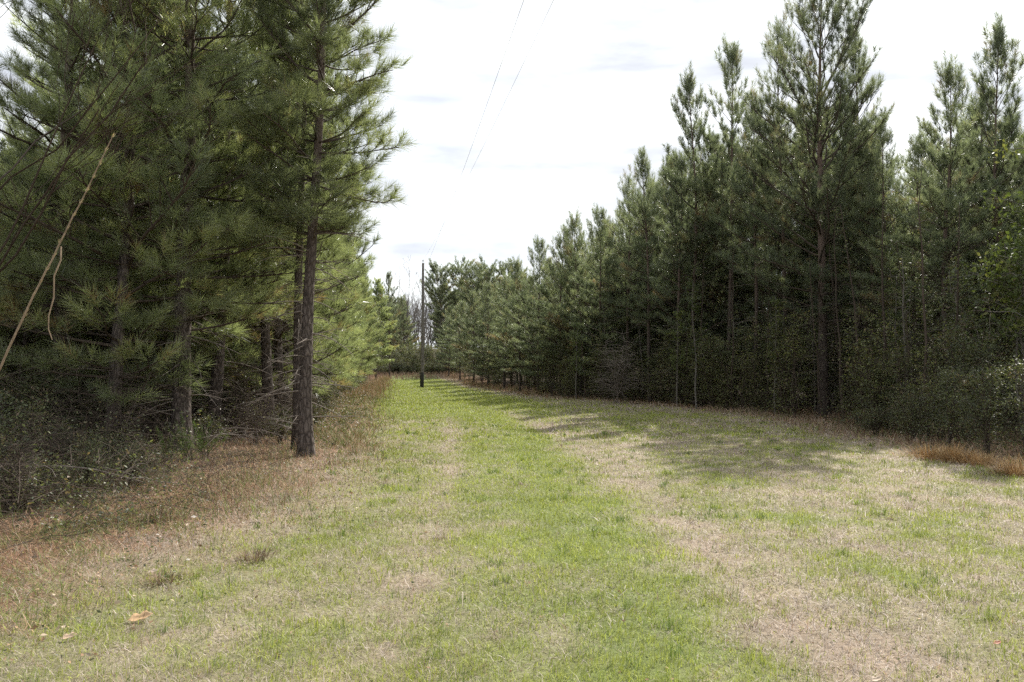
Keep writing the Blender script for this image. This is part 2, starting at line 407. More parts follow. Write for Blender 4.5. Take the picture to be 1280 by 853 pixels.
# ---- right wood, front trees : px, distance, photo row of the top, template, label
G_R = 'front pines of the right wood'
def topH(ty, D): return (HOR - ty) / F_PX * D + EYE
for (px, D, ty, tm, H0, lab, wid) in [
    (1028, 26.6, -25, BIG, 15.6, 'tallest pine on the right with open ascending limbs and bare trunk to the grass', 1.12),
    (1190, 21.0, 95, OPEN[0], 12.0, 'thin reddish pine standing over the leafy bushes right of the tallest pine', 1.0),
    (1262, 23.0, 45, OPEN[1], 12.0, 'pine at the right picture edge above the bright leafy hardwood', 1.1),
    (1112, 25.0, 165, RIGHT[0], 12.0, 'pine in the notch between the tallest pine and the thin reddish pine', .95),
    (1088, 29.0, 45, RIGHT[1], 12.0, 'slender pine right beside the tallest pine, reaching nearly its height', .9),
    (1010, 30.5, 150, RIGHT[3], 12.0, 'pine half hidden behind the left side of the tallest pine', 1.0),
    (1056, 31.5, 140, RIGHT[0], 12.0, 'pine half hidden behind the right side of the tallest pine', 1.0),
    (1072, 27.5, 160, RIGHT[2], 12.0, 'shorter pine crowding the right side of the tallest pine', 1.05),
    (1150, 23.0, 178, RIGHT[1], 12.0, 'bushy pine between the tallest pine and the thin reddish pine', 1.15),
    (1225, 24.5, 128, RIGHT[3], 12.0, 'bushy pine between the thin reddish pine and the one at the right picture edge', 1.1),
    (985, 30.0, 30, RIGHT[2], 12.0, 'dense topped pine just left of the tallest pine', .95),
    (940, 31.0, 130, RIGHT[3], 12.0, 'second pine left of the tallest pine, shorter and bushy', .95),
    (910, 33.0, 60, OPEN[0], 12.0, 'third pine left of the tallest pine, thin spire rising above its neighbours', 1.05),
    (868, 34.0, 100, OPEN[1], 12.0, 'fourth pine left of the tallest pine with a sparse outflung top', 1.15),
    (845, 34.5, 200, RIGHT[0], 12.0, 'rounded pine below the sparse outflung top', 1.0),
    (812, 37.0, 196, RIGHT[1], 12.0, 'pine with bare trunk beside yellow leafed saplings at mid right wood', 1.0),
    (782, 39.5, 224, RIGHT[2], 12.0, 'pine stepping down the skyline behind the grey bare twigged bush', 1.0),
    (752, 41.0, 270, RLOW[0], 11.0, 'bushy dark pine behind the grey bare twigged bush', .95),
    (728, 43.5, 276, RLOW[1], 11.0, 'dark pine first toward the utility pole from the grey twigged bush', .9),
    (700, 45.0, 294, RLOW[2], 11.0, 'dark pine second toward the utility pole from the grey twigged bush', .95),
    (672, 48.0, 306, RLOW[0], 11.0, 'dark pine third toward the utility pole from the grey twigged bush', .95),
    (650, 52.0, 332, RLOW[1], 11.0, 'low branched pine fourth toward the utility pole from the grey twigged bush', .95),
    (630, 57.0, 350, RLOW[2], 11.0, 'low branched pine fifth toward the utility pole from the grey twigged bush', 1.0),
    (610, 63.0, 360, RLOW[0], 11.0, 'low branched pine sixth toward the utility pole from the grey twigged bush', 1.0),
    (592, 70.0, 372, RLOW[1], 11.0, 'low branched pine seventh toward the utility pole from the grey twigged bush', 1.05),
    (575, 78.0, 385, RLOW[2], 11.0, 'short pine eighth toward the utility pole from the grey twigged bush', 1.05),
    (561, 88.0, 392, RLOW[0], 11.0, 'last short pine of the right wood edge, closest to the utility pole', 1.05)]:
    x, y = at(px, D)
    put(tm, H0, x, y, topH(ty, D), lab, G_R, wid=wid)
# second and deeper rows
cnt = 0
for D in np.arange(15.5, 76, 2.7):
    for r_ in range(6):
        x = float(edge_r(D)) + 3.2 + 2.5 * r_ + rg.uniform(-.7, .7); y = D + rg.uniform(-.9, .9)
        px = x / y * F_PX + 640
        if px > 1620: continue
        if D > 44 and r_ > 3: continue
        frontH = np.interp(px, [560, 620, 700, 760, 800, 860, 900, 1000, 1100, 1150, 1200, 1400], [388, 358, 296, 280, 228, 175, 150, 130, 165, 200, 160, 100])
        H = min(max(topH(frontH + rg.uniform(8, 70), y), 5.5), 12.5)
        tm, H0 = ((RIGHT[rg.randrange(4)], 12.0) if (D < 30 and r_ < 2) else (RLOW[rg.randrange(3)], 11.0))
        put(tm, H0, x, y, H, 'pine crowded among others inside the dark right wood', 'interior pines of the right wood'); cnt += 1
print('right interior', cnt)

# ---- far end of the track
G_F = 'far pines at the end of the track'
for (px, D, ty, H0, tm, lab) in [
    (487, 84, 344, 12.0, OPEN[0], 'tall thin topped pine at the far end left of the utility pole'),
    (506, 104, 374, 11.0, RLOW[1], 'dark rounded pine directly left of the farther thin pole'),
    (470, 80, 352, 11.0, FARL[0], 'light green pine left of the tall thin topped one at the far end'),
    (455, 86, 346, 11.0, FARL[1], 'pine behind the last sunlit pines of the left edge'),
    (553, 100, 340, 12.0, FAR[0], 'broad dark pine first right of the utility pole on the far skyline'),
    (572, 103, 336, 12.0, FAR[1], 'broad dark pine second right of the utility pole on the far skyline'),
    (590, 98, 342, 12.0, FAR[0], 'broad dark pine third right of the utility pole on the far skyline'),
    (610, 92, 338, 12.0, FAR[1], 'broad dark pine fourth right of the utility pole on the far skyline'),
    (630, 84, 338, 12.0, FAR[0], 'broad dark pine fifth right of the utility pole on the far skyline')]:
    x, y = at(px, D)
    put(tm, H0, x, y, topH(ty, D) - float(ground_z(x, y)), lab, G_F)
for i in range(70):
    px = 405 + i * 3.8 + rg.uniform(-3, 3); D = rg.uniform(118, 165)
    if 506 < px < 548 : continue
    x, y = at(px, D); ty = rg.uniform(372, 392) if px < 550 else rg.uniform(352, 372)
    put((RLOW + FAR)[i % 5], (11.0, 11.0, 11.0, 12.0, 12.0)[i % 5], x, y, topH(ty, D) - float(ground_z(x, y)), 'pine of the distant wood closing off the clearing', 'distant pines closing the clearing')

# ------------------------------------------------------------------ broadleaf shrubs and saplings
def leaves(G, Pb, size, rng, var, flat=.5):
    n = len(Pb)
    d = norm(rng.normal(size=(n, 3)) * [1, 1, .6]); nrm = norm(rng.normal(size=(n, 3)) * (1 - flat) + np.array([0, 0, flat]))
    w = norm(np.cross(d, nrm)); d = norm(np.cross(nrm, w))
    l = (size * rng.uniform(.6, 1.3, n))[:, None]
    a = Pb; b = Pb + d * l * .5 + w * l * .26 + nrm * l * .05; c = Pb + d * l - nrm * l * .08; e = Pb + d * l * .5 - w * l * .26 + nrm * l * .05
    V = np.stack([a, b, c, e], 1).reshape(-1, 3)
    i = np.arange(n)[:, None] * 4
    F = np.concatenate([i + [0, 1, 2], i + [0, 2, 3]])
    G.add(V, F3=F, a=np.repeat(np.clip(var + rng.normal(0, .15, n), 0, 1), 4))

def shrub(seed, H, rad, stems, nleaf, size, lm, tm, lean=.5, twigs=10, trunk_r=.012, lo=.15, spread=.10, part='foliage', single=False):
    rng = np.random.default_rng(seed)
    st, sr, tw, twr = [], [], [], []; LP = []
    up = np.array([0, 0, 1.])
    for i in range(stems):
        az = rng.uniform(0, TAU); L = H * (rng.uniform(.55, 1.0) if not single else 1)
        rr = rad * rng.uniform(.3, 1) * (lean if not single else .35)
        s = np.linspace(0, 1, 7)
        d = np.array([math.cos(az), math.sin(az), 0])
        Q = d * (rr * s ** 1.6 + .08 * rad * i / max(stems, 1))[:, None] + up * (L * s - .08 * L * s ** 3)[:, None]
        Q[1:] += rng.normal(0, (.006 if single else .02) * L, (6, 3)) * [1, 1, .2]
        Q[0, 2] = -.08
        st.append(Q); sr.append(trunk_r * (.6 + .4 * L / H) * (1 - .85 * s) + .0015)
        for k in range(twigs):
            u = rng.uniform(lo, 1); q = np.array([np.interp(u, s, Q[:, c]) for c in range(3)])
            a2 = rng.uniform(0, TAU); l2 = rad * rng.uniform(.35, 1.0) * (1.2 - u * .75)
            dd = norm(np.array([math.cos(a2), math.sin(a2), rng.uniform(-.1, .9)]))
            s3 = np.linspace(0, 1, 5)
            Q2 = q + dd * (l2 * s3)[:, None] - up * (l2 * .22 * s3 ** 2)[:, None] + rng.normal(0, .02 * l2, (5, 3))
            tw.append(Q2); twr.append(.005 * (1 - .8 * s3) * (1 if H < 2.5 else 1.6) + .001)
    tw = np.array(tw)
    gs = Geo(); tubes(gs, np.array(st), np.array(sr), 6); tubes(gs, tw, np.array(twr), 3)
    gl = Geo()
    if nleaf:
        ti = rng.integers(0, len(tw), nleaf); u = rng.uniform(.15, 1.02, nleaf) * 4; k = np.clip(u.astype(int), 0, 3); f = u - k
        Pb = tw[ti, k] * (1 - f)[:, None] + tw[ti, k + 1] * f[:, None] + rng.normal(0, spread, (nleaf, 3)) * (.35 + .65 * rng.random((nleaf, 1)))
        Pb[:, 2] = np.maximum(Pb[:, 2], .02)
        cl = rng.random(len(tw)) * .8
        leaves(gl, Pb, size, rng, cl[ti])
        return [('stems' if stems > 1 else 'trunk', gs.mesh('shrub_stems', tm, True)), (part, gl.mesh('shrub_leaves', lm, kind='var'))]
    return [('trunk' if single else 'stems', gs.mesh('shrub_stems', tm, True))]

SH = [shrub(101, 1.6, .9, 9, 2600, .05, LEAF_D, TWIG, twigs=9), shrub(102, 2.4, 1.1, 8, 3200, .055, LEAF_D, TWIG, twigs=11), shrub(103, 1.1, .8, 10, 2000, .045, LEAF_D, TWIG, twigs=7)]
USH = [shrub(111, 4.5, 1.3, 4, 4200, .07, LEAF_D, GREYBARK, twigs=22, trunk_r=.025, spread=.14), shrub(112, 3.4, 1.2, 5, 3600, .065, LEAF_D, TWIG, twigs=16, trunk_r=.02, spread=.14), shrub(113, 5.5, 1.4, 3, 4200, .07, LEAF_D, GREYBARK, twigs=28, trunk_r=.03, spread=.15)]
SAP = [shrub(121, 5.2, .9, 1, 900, .075, LEAF_Y, GREYBARK, twigs=40, trunk_r=.035, lo=.3, single=True, spread=.07, part='crown'), shrub(122, 4.2, .8, 1, 800, .07, LEAF_Y, GREYBARK, twigs=34, trunk_r=.03, lo=.3, single=True, spread=.07, part='crown')]
MIXS = [shrub(171 + i, 3.2 + i, 1.1, 5, 1500, .07, LEAF_M, TWIG, twigs=20, trunk_r=.018, lo=.08, spread=.12) for i in range(2)]
TWB = shrub(175, 1.9, 1.1, 12, 260, .04, LEAF_M, TWIG, twigs=22, trunk_r=.009, lo=.05)
BARE = shrub(131, 2.8, 1.3, 10, 0, 0, LEAF_Y, TWIG_G, twigs=26, trunk_r=.014)
HARD = shrub(141, 4.6, 1.6, 5, 5200, .085, LEAF_Y, GREYBARK, twigs=22, trunk_r=.03, lo=.45, spread=.13)

STEM = [shrub(161 + i, 7.0 - i, .7, 1, 160, .06, LEAF_D, (TWIG, TWIG, GREYBARK)[i], twigs=26, trunk_r=.04, lo=.35, single=True, spread=.07, part='crown') for i in range(3)]

def putsh(tm, name, label, cat, px, D, sc=1.0, group=None, zs=1.0, rot=None):
    x, y = at(px, D)
    return place(tm, name, label, cat, (x, y, float(ground_z(x, y))), rg.uniform(0, TAU) if rot is None else rot, (sc, sc, sc * zs), group)

# right end leafy bushes
for (px, D, k, sc, lab) in [(1235, 14.6, 1, .8, 'glossy green leafy bush at the right edge above the orange grass clump'),
                            (1290, 14.0, 1, .85, 'green bush cut off by the right picture edge'),
                            (1185, 16.2, 1, .8, 'green bush under the thin reddish pine'),
                            (1140, 17.4, 0, .8, 'low dim bush left of the glossy bushes, by the dark hollow'),
                            (1095, 19.0, 2, .9, 'lowest bush at the left end of the right hand bushes'),
                            (1215, 17.5, 1, 1.1, 'taller bush rising behind the glossy green bushes')]:
    putsh(SH[k], 'bush', lab, 'bush', px, D, sc, 'leafy bushes at the right end of the wood')
putsh(HARD, 'hardwood_tree', 'bright green leafy hardwood leaning in at the right picture edge', 'tree', 1280, 17.0, 1.15, zs=1.25)
putsh(BARE, 'bare_bush', 'grey leafless twiggy bush in front of the mid right pines', 'bush', 770, 35.5, 1.25)
for (px, D, k, lab) in [(870, 30.5, 0, 'thin sapling with yellow green leaves left of the bare lower trunks'), (846, 32.5, 1, 'yellow leafed sapling beside the bare twigged grey bush'),
                        (968, 27.0, 1, 'pale stemmed sapling just left of the tallest pine'), (1122, 22.5, 0, 'pale stemmed sapling between the tallest pine and the bushes'),
                        (1140, 21.5, 1, 'sapling with bright leaf sprays over the low dim bush'), (720, 40.5, 1, 'small yellow green sapling before the dark pines')]:
    putsh(SAP[k], 'sapling', lab, 'sapling', px, D, 1.0, 'yellow green saplings along the right wood')
for D in np.arange(18, 46, 1.05):
    x = float(edge_r(D)) + rg.uniform(.3, 2.2)
    s_ = rg.uniform(.75, 1.15)
    place(STEM[rg.randrange(3)], 'sapling', 'thin sparsely leafed stem among the trunks along the shaded right wood edge', 'sapling', (x, D, float(ground_z(x, D))), rg.uniform(0, TAU), (s_, s_, s_), 'thin stems along the right wood', tilt=(rg.gauss(0, .06), rg.gauss(0, .06)))
for D in np.arange(17, 48, .95):
    x = float(edge_r(D)) + 3.6 + rg.uniform(-.8, .8); s_ = rg.uniform(.8, 1.2)
    place(SH[rg.randrange(3)], 'bush', 'dim low bush on the floor behind the front trunks of the right wood', 'bush', (x, D, float(ground_z(x, D))), rg.uniform(0, TAU), (s_ * 1.2, s_ * 1.2, s_), 'floor bushes of the right wood')
for D in np.arange(17.5, 46, 1.0):
    x = float(edge_r(D)) + rg.uniform(-.1, .9)
    if abs(x / D * F_PX + 640 - 1030) < 22: continue
    s_ = rg.uniform(.65, 1.05)
    place(MIXS[rg.randrange(2)], 'shrub', 'loose olive and brown leaved shrub between the front trunks of the right wood', 'shrub', (x, D, float(ground_z(x, D))), rg.uniform(0, TAU), (s_, s_, s_), 'loose shrubs along the right wood edge')
for (px, D, sc, lab) in [(302, 17.4, .95, 'brown twiggy bush behind the fallen branches between the two front trunks of the left wood'), (348, 19.6, .95, 'brown twiggy bush left of the corner trunk of the left wood'), (320, 16.4, .6, 'low brown twiggy bush nearest the corner trunk'),
                         (188, 15.0, .8, 'brown twiggy bush left of the thick trunk'), (150, 13.2, .75, 'brown twiggy bush in front of the dark left thicket'), (60, 10.0, .6, 'brown twiggy bush at the lower left under the pale stalk'), (20, 8.6, .5, 'brown twiggy bush nearest the left picture edge')]:
    putsh(TWB, 'twiggy_bush', lab, 'bush', px, D, sc, 'twiggy bushes of the left wood')
# understory shrubs: front ones along the edge
n = 0
for D in list(np.arange(16.5, 44, 1.3)) + list(np.arange(44, 84, 3.2)):
    for r_ in range(7 if D < 44 else 3):
        x = float(edge_r(D)) + (.9 if r_ == 0 else 2.4 + 2.6 * (r_ - 1)) + rg.uniform(-.5, .5); y = D + rg.uniform(-.6, .6)
        px = x / y * F_PX + 640
        if px > 1330: continue
        if r_ == 0 and abs(px - 1045) < 32 and D < 27: continue
        k = rg.randrange(3)
        if r_ == 0: k = 1
        if r_ == 0 and rg.random() < .5: tm, nm = SH[rg.randrange(3)], 'bush'
        else: tm, nm = USH[k], 'shrub'
        s = rg.uniform(.75, 1.1) * (1 if r_ < 2 else 1.25)
        place(tm, nm, 'shaded understory shrub tangled among the pine trunks of the right wood', 'shrub', (x, y, float(ground_z(x, y))), rg.uniform(0, TAU), (s, s, s * rg.uniform(.8, 1.1)), 'understory shrubs of the right wood'); n += 1
print('understory', n)
# left understory
for (px, D, k, sc, lab) in [(40, 9.0, 2, .65, 'low brown-green bush in front of the brush at the left picture edge'), (110, 9.8, 0, .5, 'low bush at the front of the left thicket under the pale stalk'), (165, 10.6, 2, .7, 'low bush in the left thicket nearest the orange straw'), (-20, 8.4, 0, .55, 'bush cut by the left picture edge at the front of the thicket')]:
    putsh(SH[k], 'bush', lab, 'bush', px, D, sc, 'bushes in the left thicket')
for i, (px, D, k, sc) in enumerate([(20, 11.3, 0, .8), (-40, 10.2, 0, .9), (90, 12.2, 2, .9), (150, 13.0, 2, .7), (45, 13.6, 1, .9), (120, 14.8, 0, .9), (175, 16.0, 0, .7), (-10, 14.5, 1, 1.0), (80, 17, 1, 1.1), (180, 19, 1, 1), (290, 20, 0, 1), (320, 22, 1, .8), (-80, 13, 1, 1.0)]):
    putsh(SH[k], 'bush', 'dim leafy bush in the dark thicket under the left pines', 'bush', px, D, sc, 'bushes in the left thicket')
for (px, D, lab) in [(352, 17.0, 'ivy leaved sprig of shrub beside the corner trunk of the left wood'), (262, 15.6, 'small pale leaved shrub between the thick trunk and its neighbour')]:
    putsh(SH[2], 'bush', lab, 'bush', px, D, .75)
for D in np.arange(17, 60, 3.0):
    for r_ in range(2):
        x = float(edge_l(D)) - 3.2 - 3.5 * r_ + rg.uniform(-.8, .8)
        s = rg.uniform(.8, 1.2)
        place(USH[rg.randrange(3)], 'shrub', 'shaded understory shrub inside the dark left wood', 'shrub', (x, D, float(ground_z(x, D))), rg.uniform(0, TAU), (s, s, s), 'understory shrubs of the left wood')
# edge shrubs further on left
for D in np.arange(19, 72, 3.3):
    x = float(edge_l(D)) - .9 + rg.uniform(-.3, .3)
    s = rg.uniform(.6, .95)
    place(SH[rg.randrange(3)], 'bush', 'low bush among the sunlit pines of the left edge', 'bush', (x, D, float(ground_z(x, D))), rg.uniform(0, TAU), (s, s, s), 'low bushes of the left edge')

# ------------------------------------------------------------------ bare hardwoods
def bare_tree(seed, H, r0, mat, spreadf=.5, levels=4):
    rng = np.random.default_rng(seed); g = Geo(); polys = []
    def grow(p, d, L, r, lev):
        s = np.linspace(0, 1, 6); Q = p + d * (L * s)[:, None]
        Q[1:] += np.cumsum(rng.normal(0, .025 * L, (5, 3)), 0); Q[:, 2] += .06 * L * s * s
        polys.append((Q, r * (1 - .55 * s) if lev else r * (1 - .75 * s)))
        if lev >= levels: return
        n = 9 if lev == 0 else rng.integers(3, 6)
        for i in range(n):
            u = rng.uniform(.3 if lev == 0 else .25, 1.0); q = np.array([np.interp(u, s, Q[:, c]) for c in range(3)])
            dd = norm(d + norm(rng.normal(size=3)) * spreadf * (1.1 if lev == 0 else .9) + np.array([0, 0, .15]))
            grow(q, dd, L * rng.uniform(.38, .58) * (1.1 - .4 * u), r * .42 * (1.15 - .5 * u), lev + 1)
    grow(np.array([0, 0, -.1]), np.array([0, 0, 1.]), H * .9, r0, 0)
    t = Geo(); tubes(t, polys[0][0], polys[0][1], 8)
    tubes(g, np.array([p for p, _ in polys[1:]]), np.maximum(np.array([q for _, q in polys[1:]]), .004), 3)
    return [('trunk', t.mesh('bare_trunk', mat, True)), ('branches', g.mesh('bare_branches', mat, True))]
BT = [bare_tree(151, 11, .13, GREYBARK), bare_tree(152, 10, .12, GREYBARK), bare_tree(153, 9, .05, TWIG, .75, 3)]
for (px, D, k, H, lab) in [(519, 118, 0, 1.0, 'grey leafless tree at the far end just left of the utility pole'), (535, 116, 1, 1.05, 'grey leafless tree at the far end just right of the utility pole'),
                           (527, 128, 1, .95, 'leafless tree directly behind the utility pole, partly hidden by it'), (543, 122, 0, .85, 'leafless tree at the far end touching the dark pines on the right'), (511, 126, 0, .9, 'leafless tree behind the farther thin pole')]:
    x, y = at(px, D)
    place(BT[k], 'bare_tree', lab, 'bare tree', (x, y, float(ground_z(x, y))), rg.uniform(0, TAU), (1.15, 1.15, H), 'leafless trees at the far end')
for i in range(14):
    px = 505 + i * 3.3 + rg.uniform(-1, 1); D = rg.uniform(122, 145); x, y = at(px, D); k = rg.randrange(2)
    place(BT[k], 'bare_tree', 'leafless tree in the grey thicket beyond the poles', 'bare tree', (x, y, float(ground_z(x, y))), rg.uniform(0, TAU), (1.2, 1.2, rg.uniform(.75, 1.0)), 'grey thicket of leafless trees')
x, y = at(-60, 11.0)
place(BT[2], 'bare_tree', 'thin leafless hardwood with purplish twigs against the sky at upper left', 'bare tree', (x, y, 0), 1.0, (1, 1, .9))
# dark evergreen mass at the far end
for i in range(60):
    px = 440 + i * 3.6 + rg.uniform(-2, 2); D = rg.uniform(95, 114)
    putsh(USH[1], 'bush', 'dark evergreen bush closing the far end of the track', 'bush', px, D, rg.uniform(1.0, 1.5), 'dark bushes at the far end', zs=.8)

for i in range(30):
    px = 452 + i * 4.3 + rg.uniform(-2, 2); D = rg.uniform(92, 98)
    if 515 < px < 532: D = 99
    putsh(SH[2], 'bush', 'low dark bush in front of the evergreens closing the track', 'bush', px, D, rg.uniform(1.4, 2.0), 'low bushes at the far end', zs=.9)

# ------------------------------------------------------------------ utility poles and wires
POLEM = bark_mat('weathered_pole_wood', (.12, .105, .09), (.17, .15, .13), (.22, .195, .17), scale=1.2, bump=.15)
def simple_mat(name, c, rough=.5, metal=0.):
    m, nt, nd, L = new_mat(name)
    p = N(nt, 'ShaderNodeBsdfPrincipled'); p.inputs['Roughness'].default_value = rough; p.inputs['Metallic'].default_value = metal
    nz = N(nt, 'ShaderNodeTexNoise'); nz.inputs['Scale'].default_value = 14; nz.inputs['Detail'].default_value = 5
    r = ramp(nt, [(.3, tuple(v * .75 for v in c)), (.7, tuple(min(1, v * 1.2) for v in c))]); L.new(nz.outputs['Fac'], r.inputs[0]); L.new(r.outputs[0], p.inputs['Base Color'])
    o = N(nt, 'ShaderNodeOutputMaterial'); L.new(p.outputs[0], o.inputs[0]); return m
METAL = simple_mat('galvanised_metal', (.35, .35, .36), .45, .8)
CERAM = simple_mat('grey_porcelain', (.42, .40, .38), .3)
WIREM = simple_mat('aluminium_wire', (.72, .72, .74), .6, .0)
DARKM = simple_mat('creosote_band', (.02, .017, .015), .7)

def lathe(G, prof, sides=12, c=(0, 0, 0)):
    P = np.array([[c[0], c[1], c[2] + z] for _, z in prof]); r = np.array([q for q, _ in prof]); tubes(G, P, r, sides)
def pole(h):
    g = Geo(); z = np.linspace(0, h, 14); P = np.stack([.02 * np.sin(z * .4), .015 * np.sin(z * .3 + 1), z], 1); P[0, 2] = -.5
    P = np.concatenate([P, P[-1:] + [0, 0, .01]]); r = np.concatenate([.135 - .05 * z / h, [.002]])
    tubes(g, P, r, 14)
    top = P[-2]
    b = Geo(); lathe(b, [(.138, 0), (.144, .02), (.144, 1.1), (.136, 1.12)], 16)
    i1 = Geo(); lathe(i1, [(.01, 0), (.014, .12), (.05, .13), (.055, .17), (.03, .19), (.05, .2), (.045, .24), (.02, .26), (.002, .265)], 12, (top[0], top[1], h + .0))
    i2 = Geo(); lathe(i2, [(.03, 0), (.045, .02), (.03, .04), (.045, .06), (.03, .08), (.002, .085)], 12, (top[0] - .15, top[1], h - 1.25))
    br = Geo(); tubes(br, np.array([[top[0], top[1], h - 1.2], [top[0] - .15, top[1], h - 1.2], [top[0] - .152, top[1], h - 1.26]]), np.array([.018, .018, .015]), 8)
    gw = Geo(); zz = np.linspace(.1, h - .2, 12); tubes(gw, np.stack([.02 * np.sin(zz * .4) + .02, .015 * np.sin(zz * .3 + 1) - (.139 - .05 * zz / h), zz], 1), np.full(12, .008), 5)
    sp = Geo(); tubes(sp, np.array([[top[0], top[1], h - .5], [top[0], top[1], h + .06]]) + [.09, 0, 0], np.array([.012, .012]), 6)
    return [('shaft', g.mesh('pole_shaft', POLEM, True)), ('creosote_butt', b.mesh('pole_butt', DARKM, True)), ('top_insulator', i1.mesh('insulator', CERAM, True)),
            ('spool_insulator', i2.mesh('insulator', CERAM, True)), ('bracket', br.mesh('bracket', METAL, True)), ('ground_wire', gw.mesh('ground_wire', METAL, True)), ('top_pin', sp.mesh('pin', METAL, True))]
PX, PY = at(527.5, 61.0)
PZ = float(ground_z(PX, PY)); PH = 9.2
p1 = place(pole(PH), 'utility_pole', 'bare wooden utility pole with dark butt standing in the mown grass', 'utility pole', (PX, PY, PZ), 0, tilt=(0, R(.4)), group='utility poles along the track')
QX, QY = at(509, 104.0); QZ = float(ground_z(QX, QY))
p2 = place(pole(9.0), 'utility_pole', 'farther thin utility pole against the grey leafless trees', 'utility pole', (QX, QY, QZ), 0, group='utility poles along the track')

def wire(a, b, sag, name, label):
    s = np.linspace(0, 1, 60); a = np.array(a); b = np.array(b)
    P = a + (b - a) * s[:, None]; P[:, 2] -= sag * 4 * s * (1 - s)
    g = Geo(); tubes(g, P, np.full(60, .0044), 6)
    o = bpy.data.objects.new(name, g.mesh(name, WIREM, True)); C.objects.link(o)
    tag(o, label, 'wire', 'power lines'); return o
wire((PX + .05, PY, PZ + PH + .22), (7.9, -27, 10.3), 1.1, 'power_line', 'upper power line running overhead from the top of the near utility pole')
wire((PX - .12, PY, PZ + PH - 1.2), (6.2, -27, 9.2), .9, 'power_line', 'lower power line running overhead from below the near pole top')
wire((PX + .05, PY, PZ + PH + .22), (QX, QY, QZ + 9.2), .6, 'power_line', 'upper span of power line between the two utility poles')
wire((PX - .12, PY, PZ + PH - 1.2), (QX - .15, QY, QZ + 7.8), .6, 'power_line', 'lower span of power line between the two utility poles')

# ------------------------------------------------------------------ ground sheet
def green_mask(x, y):
    """share of living grass 0..1 (where the track is green, where it is worn or dry)"""
    l = trk_l(y); r = trk_r(y); c = (l + r) / 2
    n1 = fbm(x * 1.0, y * .8, 21, 5, .62); n2 = fbm(x * 3.1, y * 2.6, 31, 4, .6)
    near = 1 - sstep(5, 11, y)
    mid = sstep(-.5, .5, x - l) * (1 - sstep(-1.0, .4, x - r))
    g = .54 + .30 * mid + .22 * sstep(.2, 1.2, x - l - .4) * mid
    g = np.where(x < l, .66, g)
    wr = sstep(-.3, 1.2, x - r); g = g * (1 - wr) + wr * (.38 + .2 * sstep(.5, .66, n1))
    far = sstep(22, 34, y)
    g = g + far * .7 * (1 - sstep(1.0, 3.6, x - r))
    g = g - .30 * np.exp(-((x - l) / .27) ** 2) * (1 - .45 * far) - .34 * np.exp(-((x - r - .05) / .40) ** 2) * (1 - .5 * sstep(30, 42, y))
    g = g - .12 * near * (x < r)
    g = g + .75 * (n1 - .5) + .9 * (n2 - .5)
    bl = edge_l(y) + .5
    g = g * sstep(-.5, 1.1, x - bl)
    g = g * (1 - .8 * sstep(-2.8, -.5, x - edge_r(y)))
    g = g * (1 - sstep(70, 84, y) * .7 * (np.abs(x - PX + (y - 61) * .17) > 3.2))
    return np.clip(g, 0, 1)

def litter_mask(x, y):
    """pine straw under and beside the woods"""
    n1 = fbm(x * .9, y * .9, 41, 4)
    a = 1 - sstep(-.7, 1.2, x - edge_l(y) - .25 - 1.8 * (n1 - .5))
    b = sstep(-1.6, .3, x - edge_r(y) + 1.6 * (n1 - .5))
    return np.clip(np.maximum(a, b), 0, 1)

def ground_col(x, y):
    g = green_mask(x, y)[..., None]; t = litter_mask(x, y)[..., None]
    n = fbm(x * 3, y * 3, 51, 3)[..., None]
    dry = np.array([.30, .242, .185]) * (.75 + .5 * n); grn = np.array([.15, .18, .065]) * (.8 + .4 * n)
    lit = np.array([.19, .12, .075]) * (.7 + .6 * n)
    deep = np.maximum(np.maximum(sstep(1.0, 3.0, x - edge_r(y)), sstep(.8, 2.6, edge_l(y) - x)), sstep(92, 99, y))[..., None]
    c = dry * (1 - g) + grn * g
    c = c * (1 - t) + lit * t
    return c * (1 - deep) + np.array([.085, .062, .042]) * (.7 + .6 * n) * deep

xs = np.concatenate([[-420, -250, -150, -90, -60, -45], np.arange(-36, -14, 1.), np.arange(-14, 14.01, .16), np.arange(15, 37, 1.), [45, 60, 90, 150, 250, 420]])
ys = np.concatenate([[-120, -60, -30, -15, -8, -4], np.arange(-2, 32, .18), np.arange(32, 70, .5), np.arange(70, 130, 1.5), [140, 160, 190, 240, 320, 480, 700]])
X, Y = np.meshgrid(xs, ys)
Z = ground_z(X, Y)
V = np.stack([X, Y, Z], -1).reshape(-1, 3)
nx, ny = len(xs), len(ys)
ii = (np.arange(ny - 1)[:, None] * nx + np.arange(nx - 1)[None]).ravel()
Fq = np.stack([ii, ii + 1, ii + nx + 1, ii + nx], 1)
gm, nt, nd, L = new_mat('meadow_ground')
a = N(nt, 'ShaderNodeAttribute', attribute_name='Col'); tc = N(nt, 'ShaderNodeTexCoord')
nz = N(nt, 'ShaderNodeTexNoise'); nz.inputs['Scale'].default_value = 26; nz.inputs['Detail'].default_value = 8; nz.inputs['Roughness'].default_value = .7
L.new(tc.outputs['Object'], nz.inputs['Vector'])
r = ramp(nt, [(.3, (.55, .52, .5)), (.7, (1.3, 1.28, 1.25))]); L.new(nz.outputs['Fac'], r.inputs[0])
mx = N(nt, 'ShaderNodeMixRGB', blend_type='MULTIPLY'); mx.inputs[0].default_value = 1
L.new(a.outputs['Color'], mx.inputs[1]); L.new(r.outputs[0], mx.inputs[2])
p = N(nt, 'ShaderNodeBsdfPrincipled'); p.inputs['Roughness'].default_value = .95; p.inputs['Specular IOR Level'].default_value = .1
L.new(mx.outputs[0], p.inputs['Base Color'])
bp = N(nt, 'ShaderNodeBump'); bp.inputs['Strength'].default_value = .7; bp.inputs['Distance'].default_value = .04
L.new(nz.outputs['Fac'], bp.inputs['Height']); L.new(bp.outputs[0], p.inputs['Normal'])
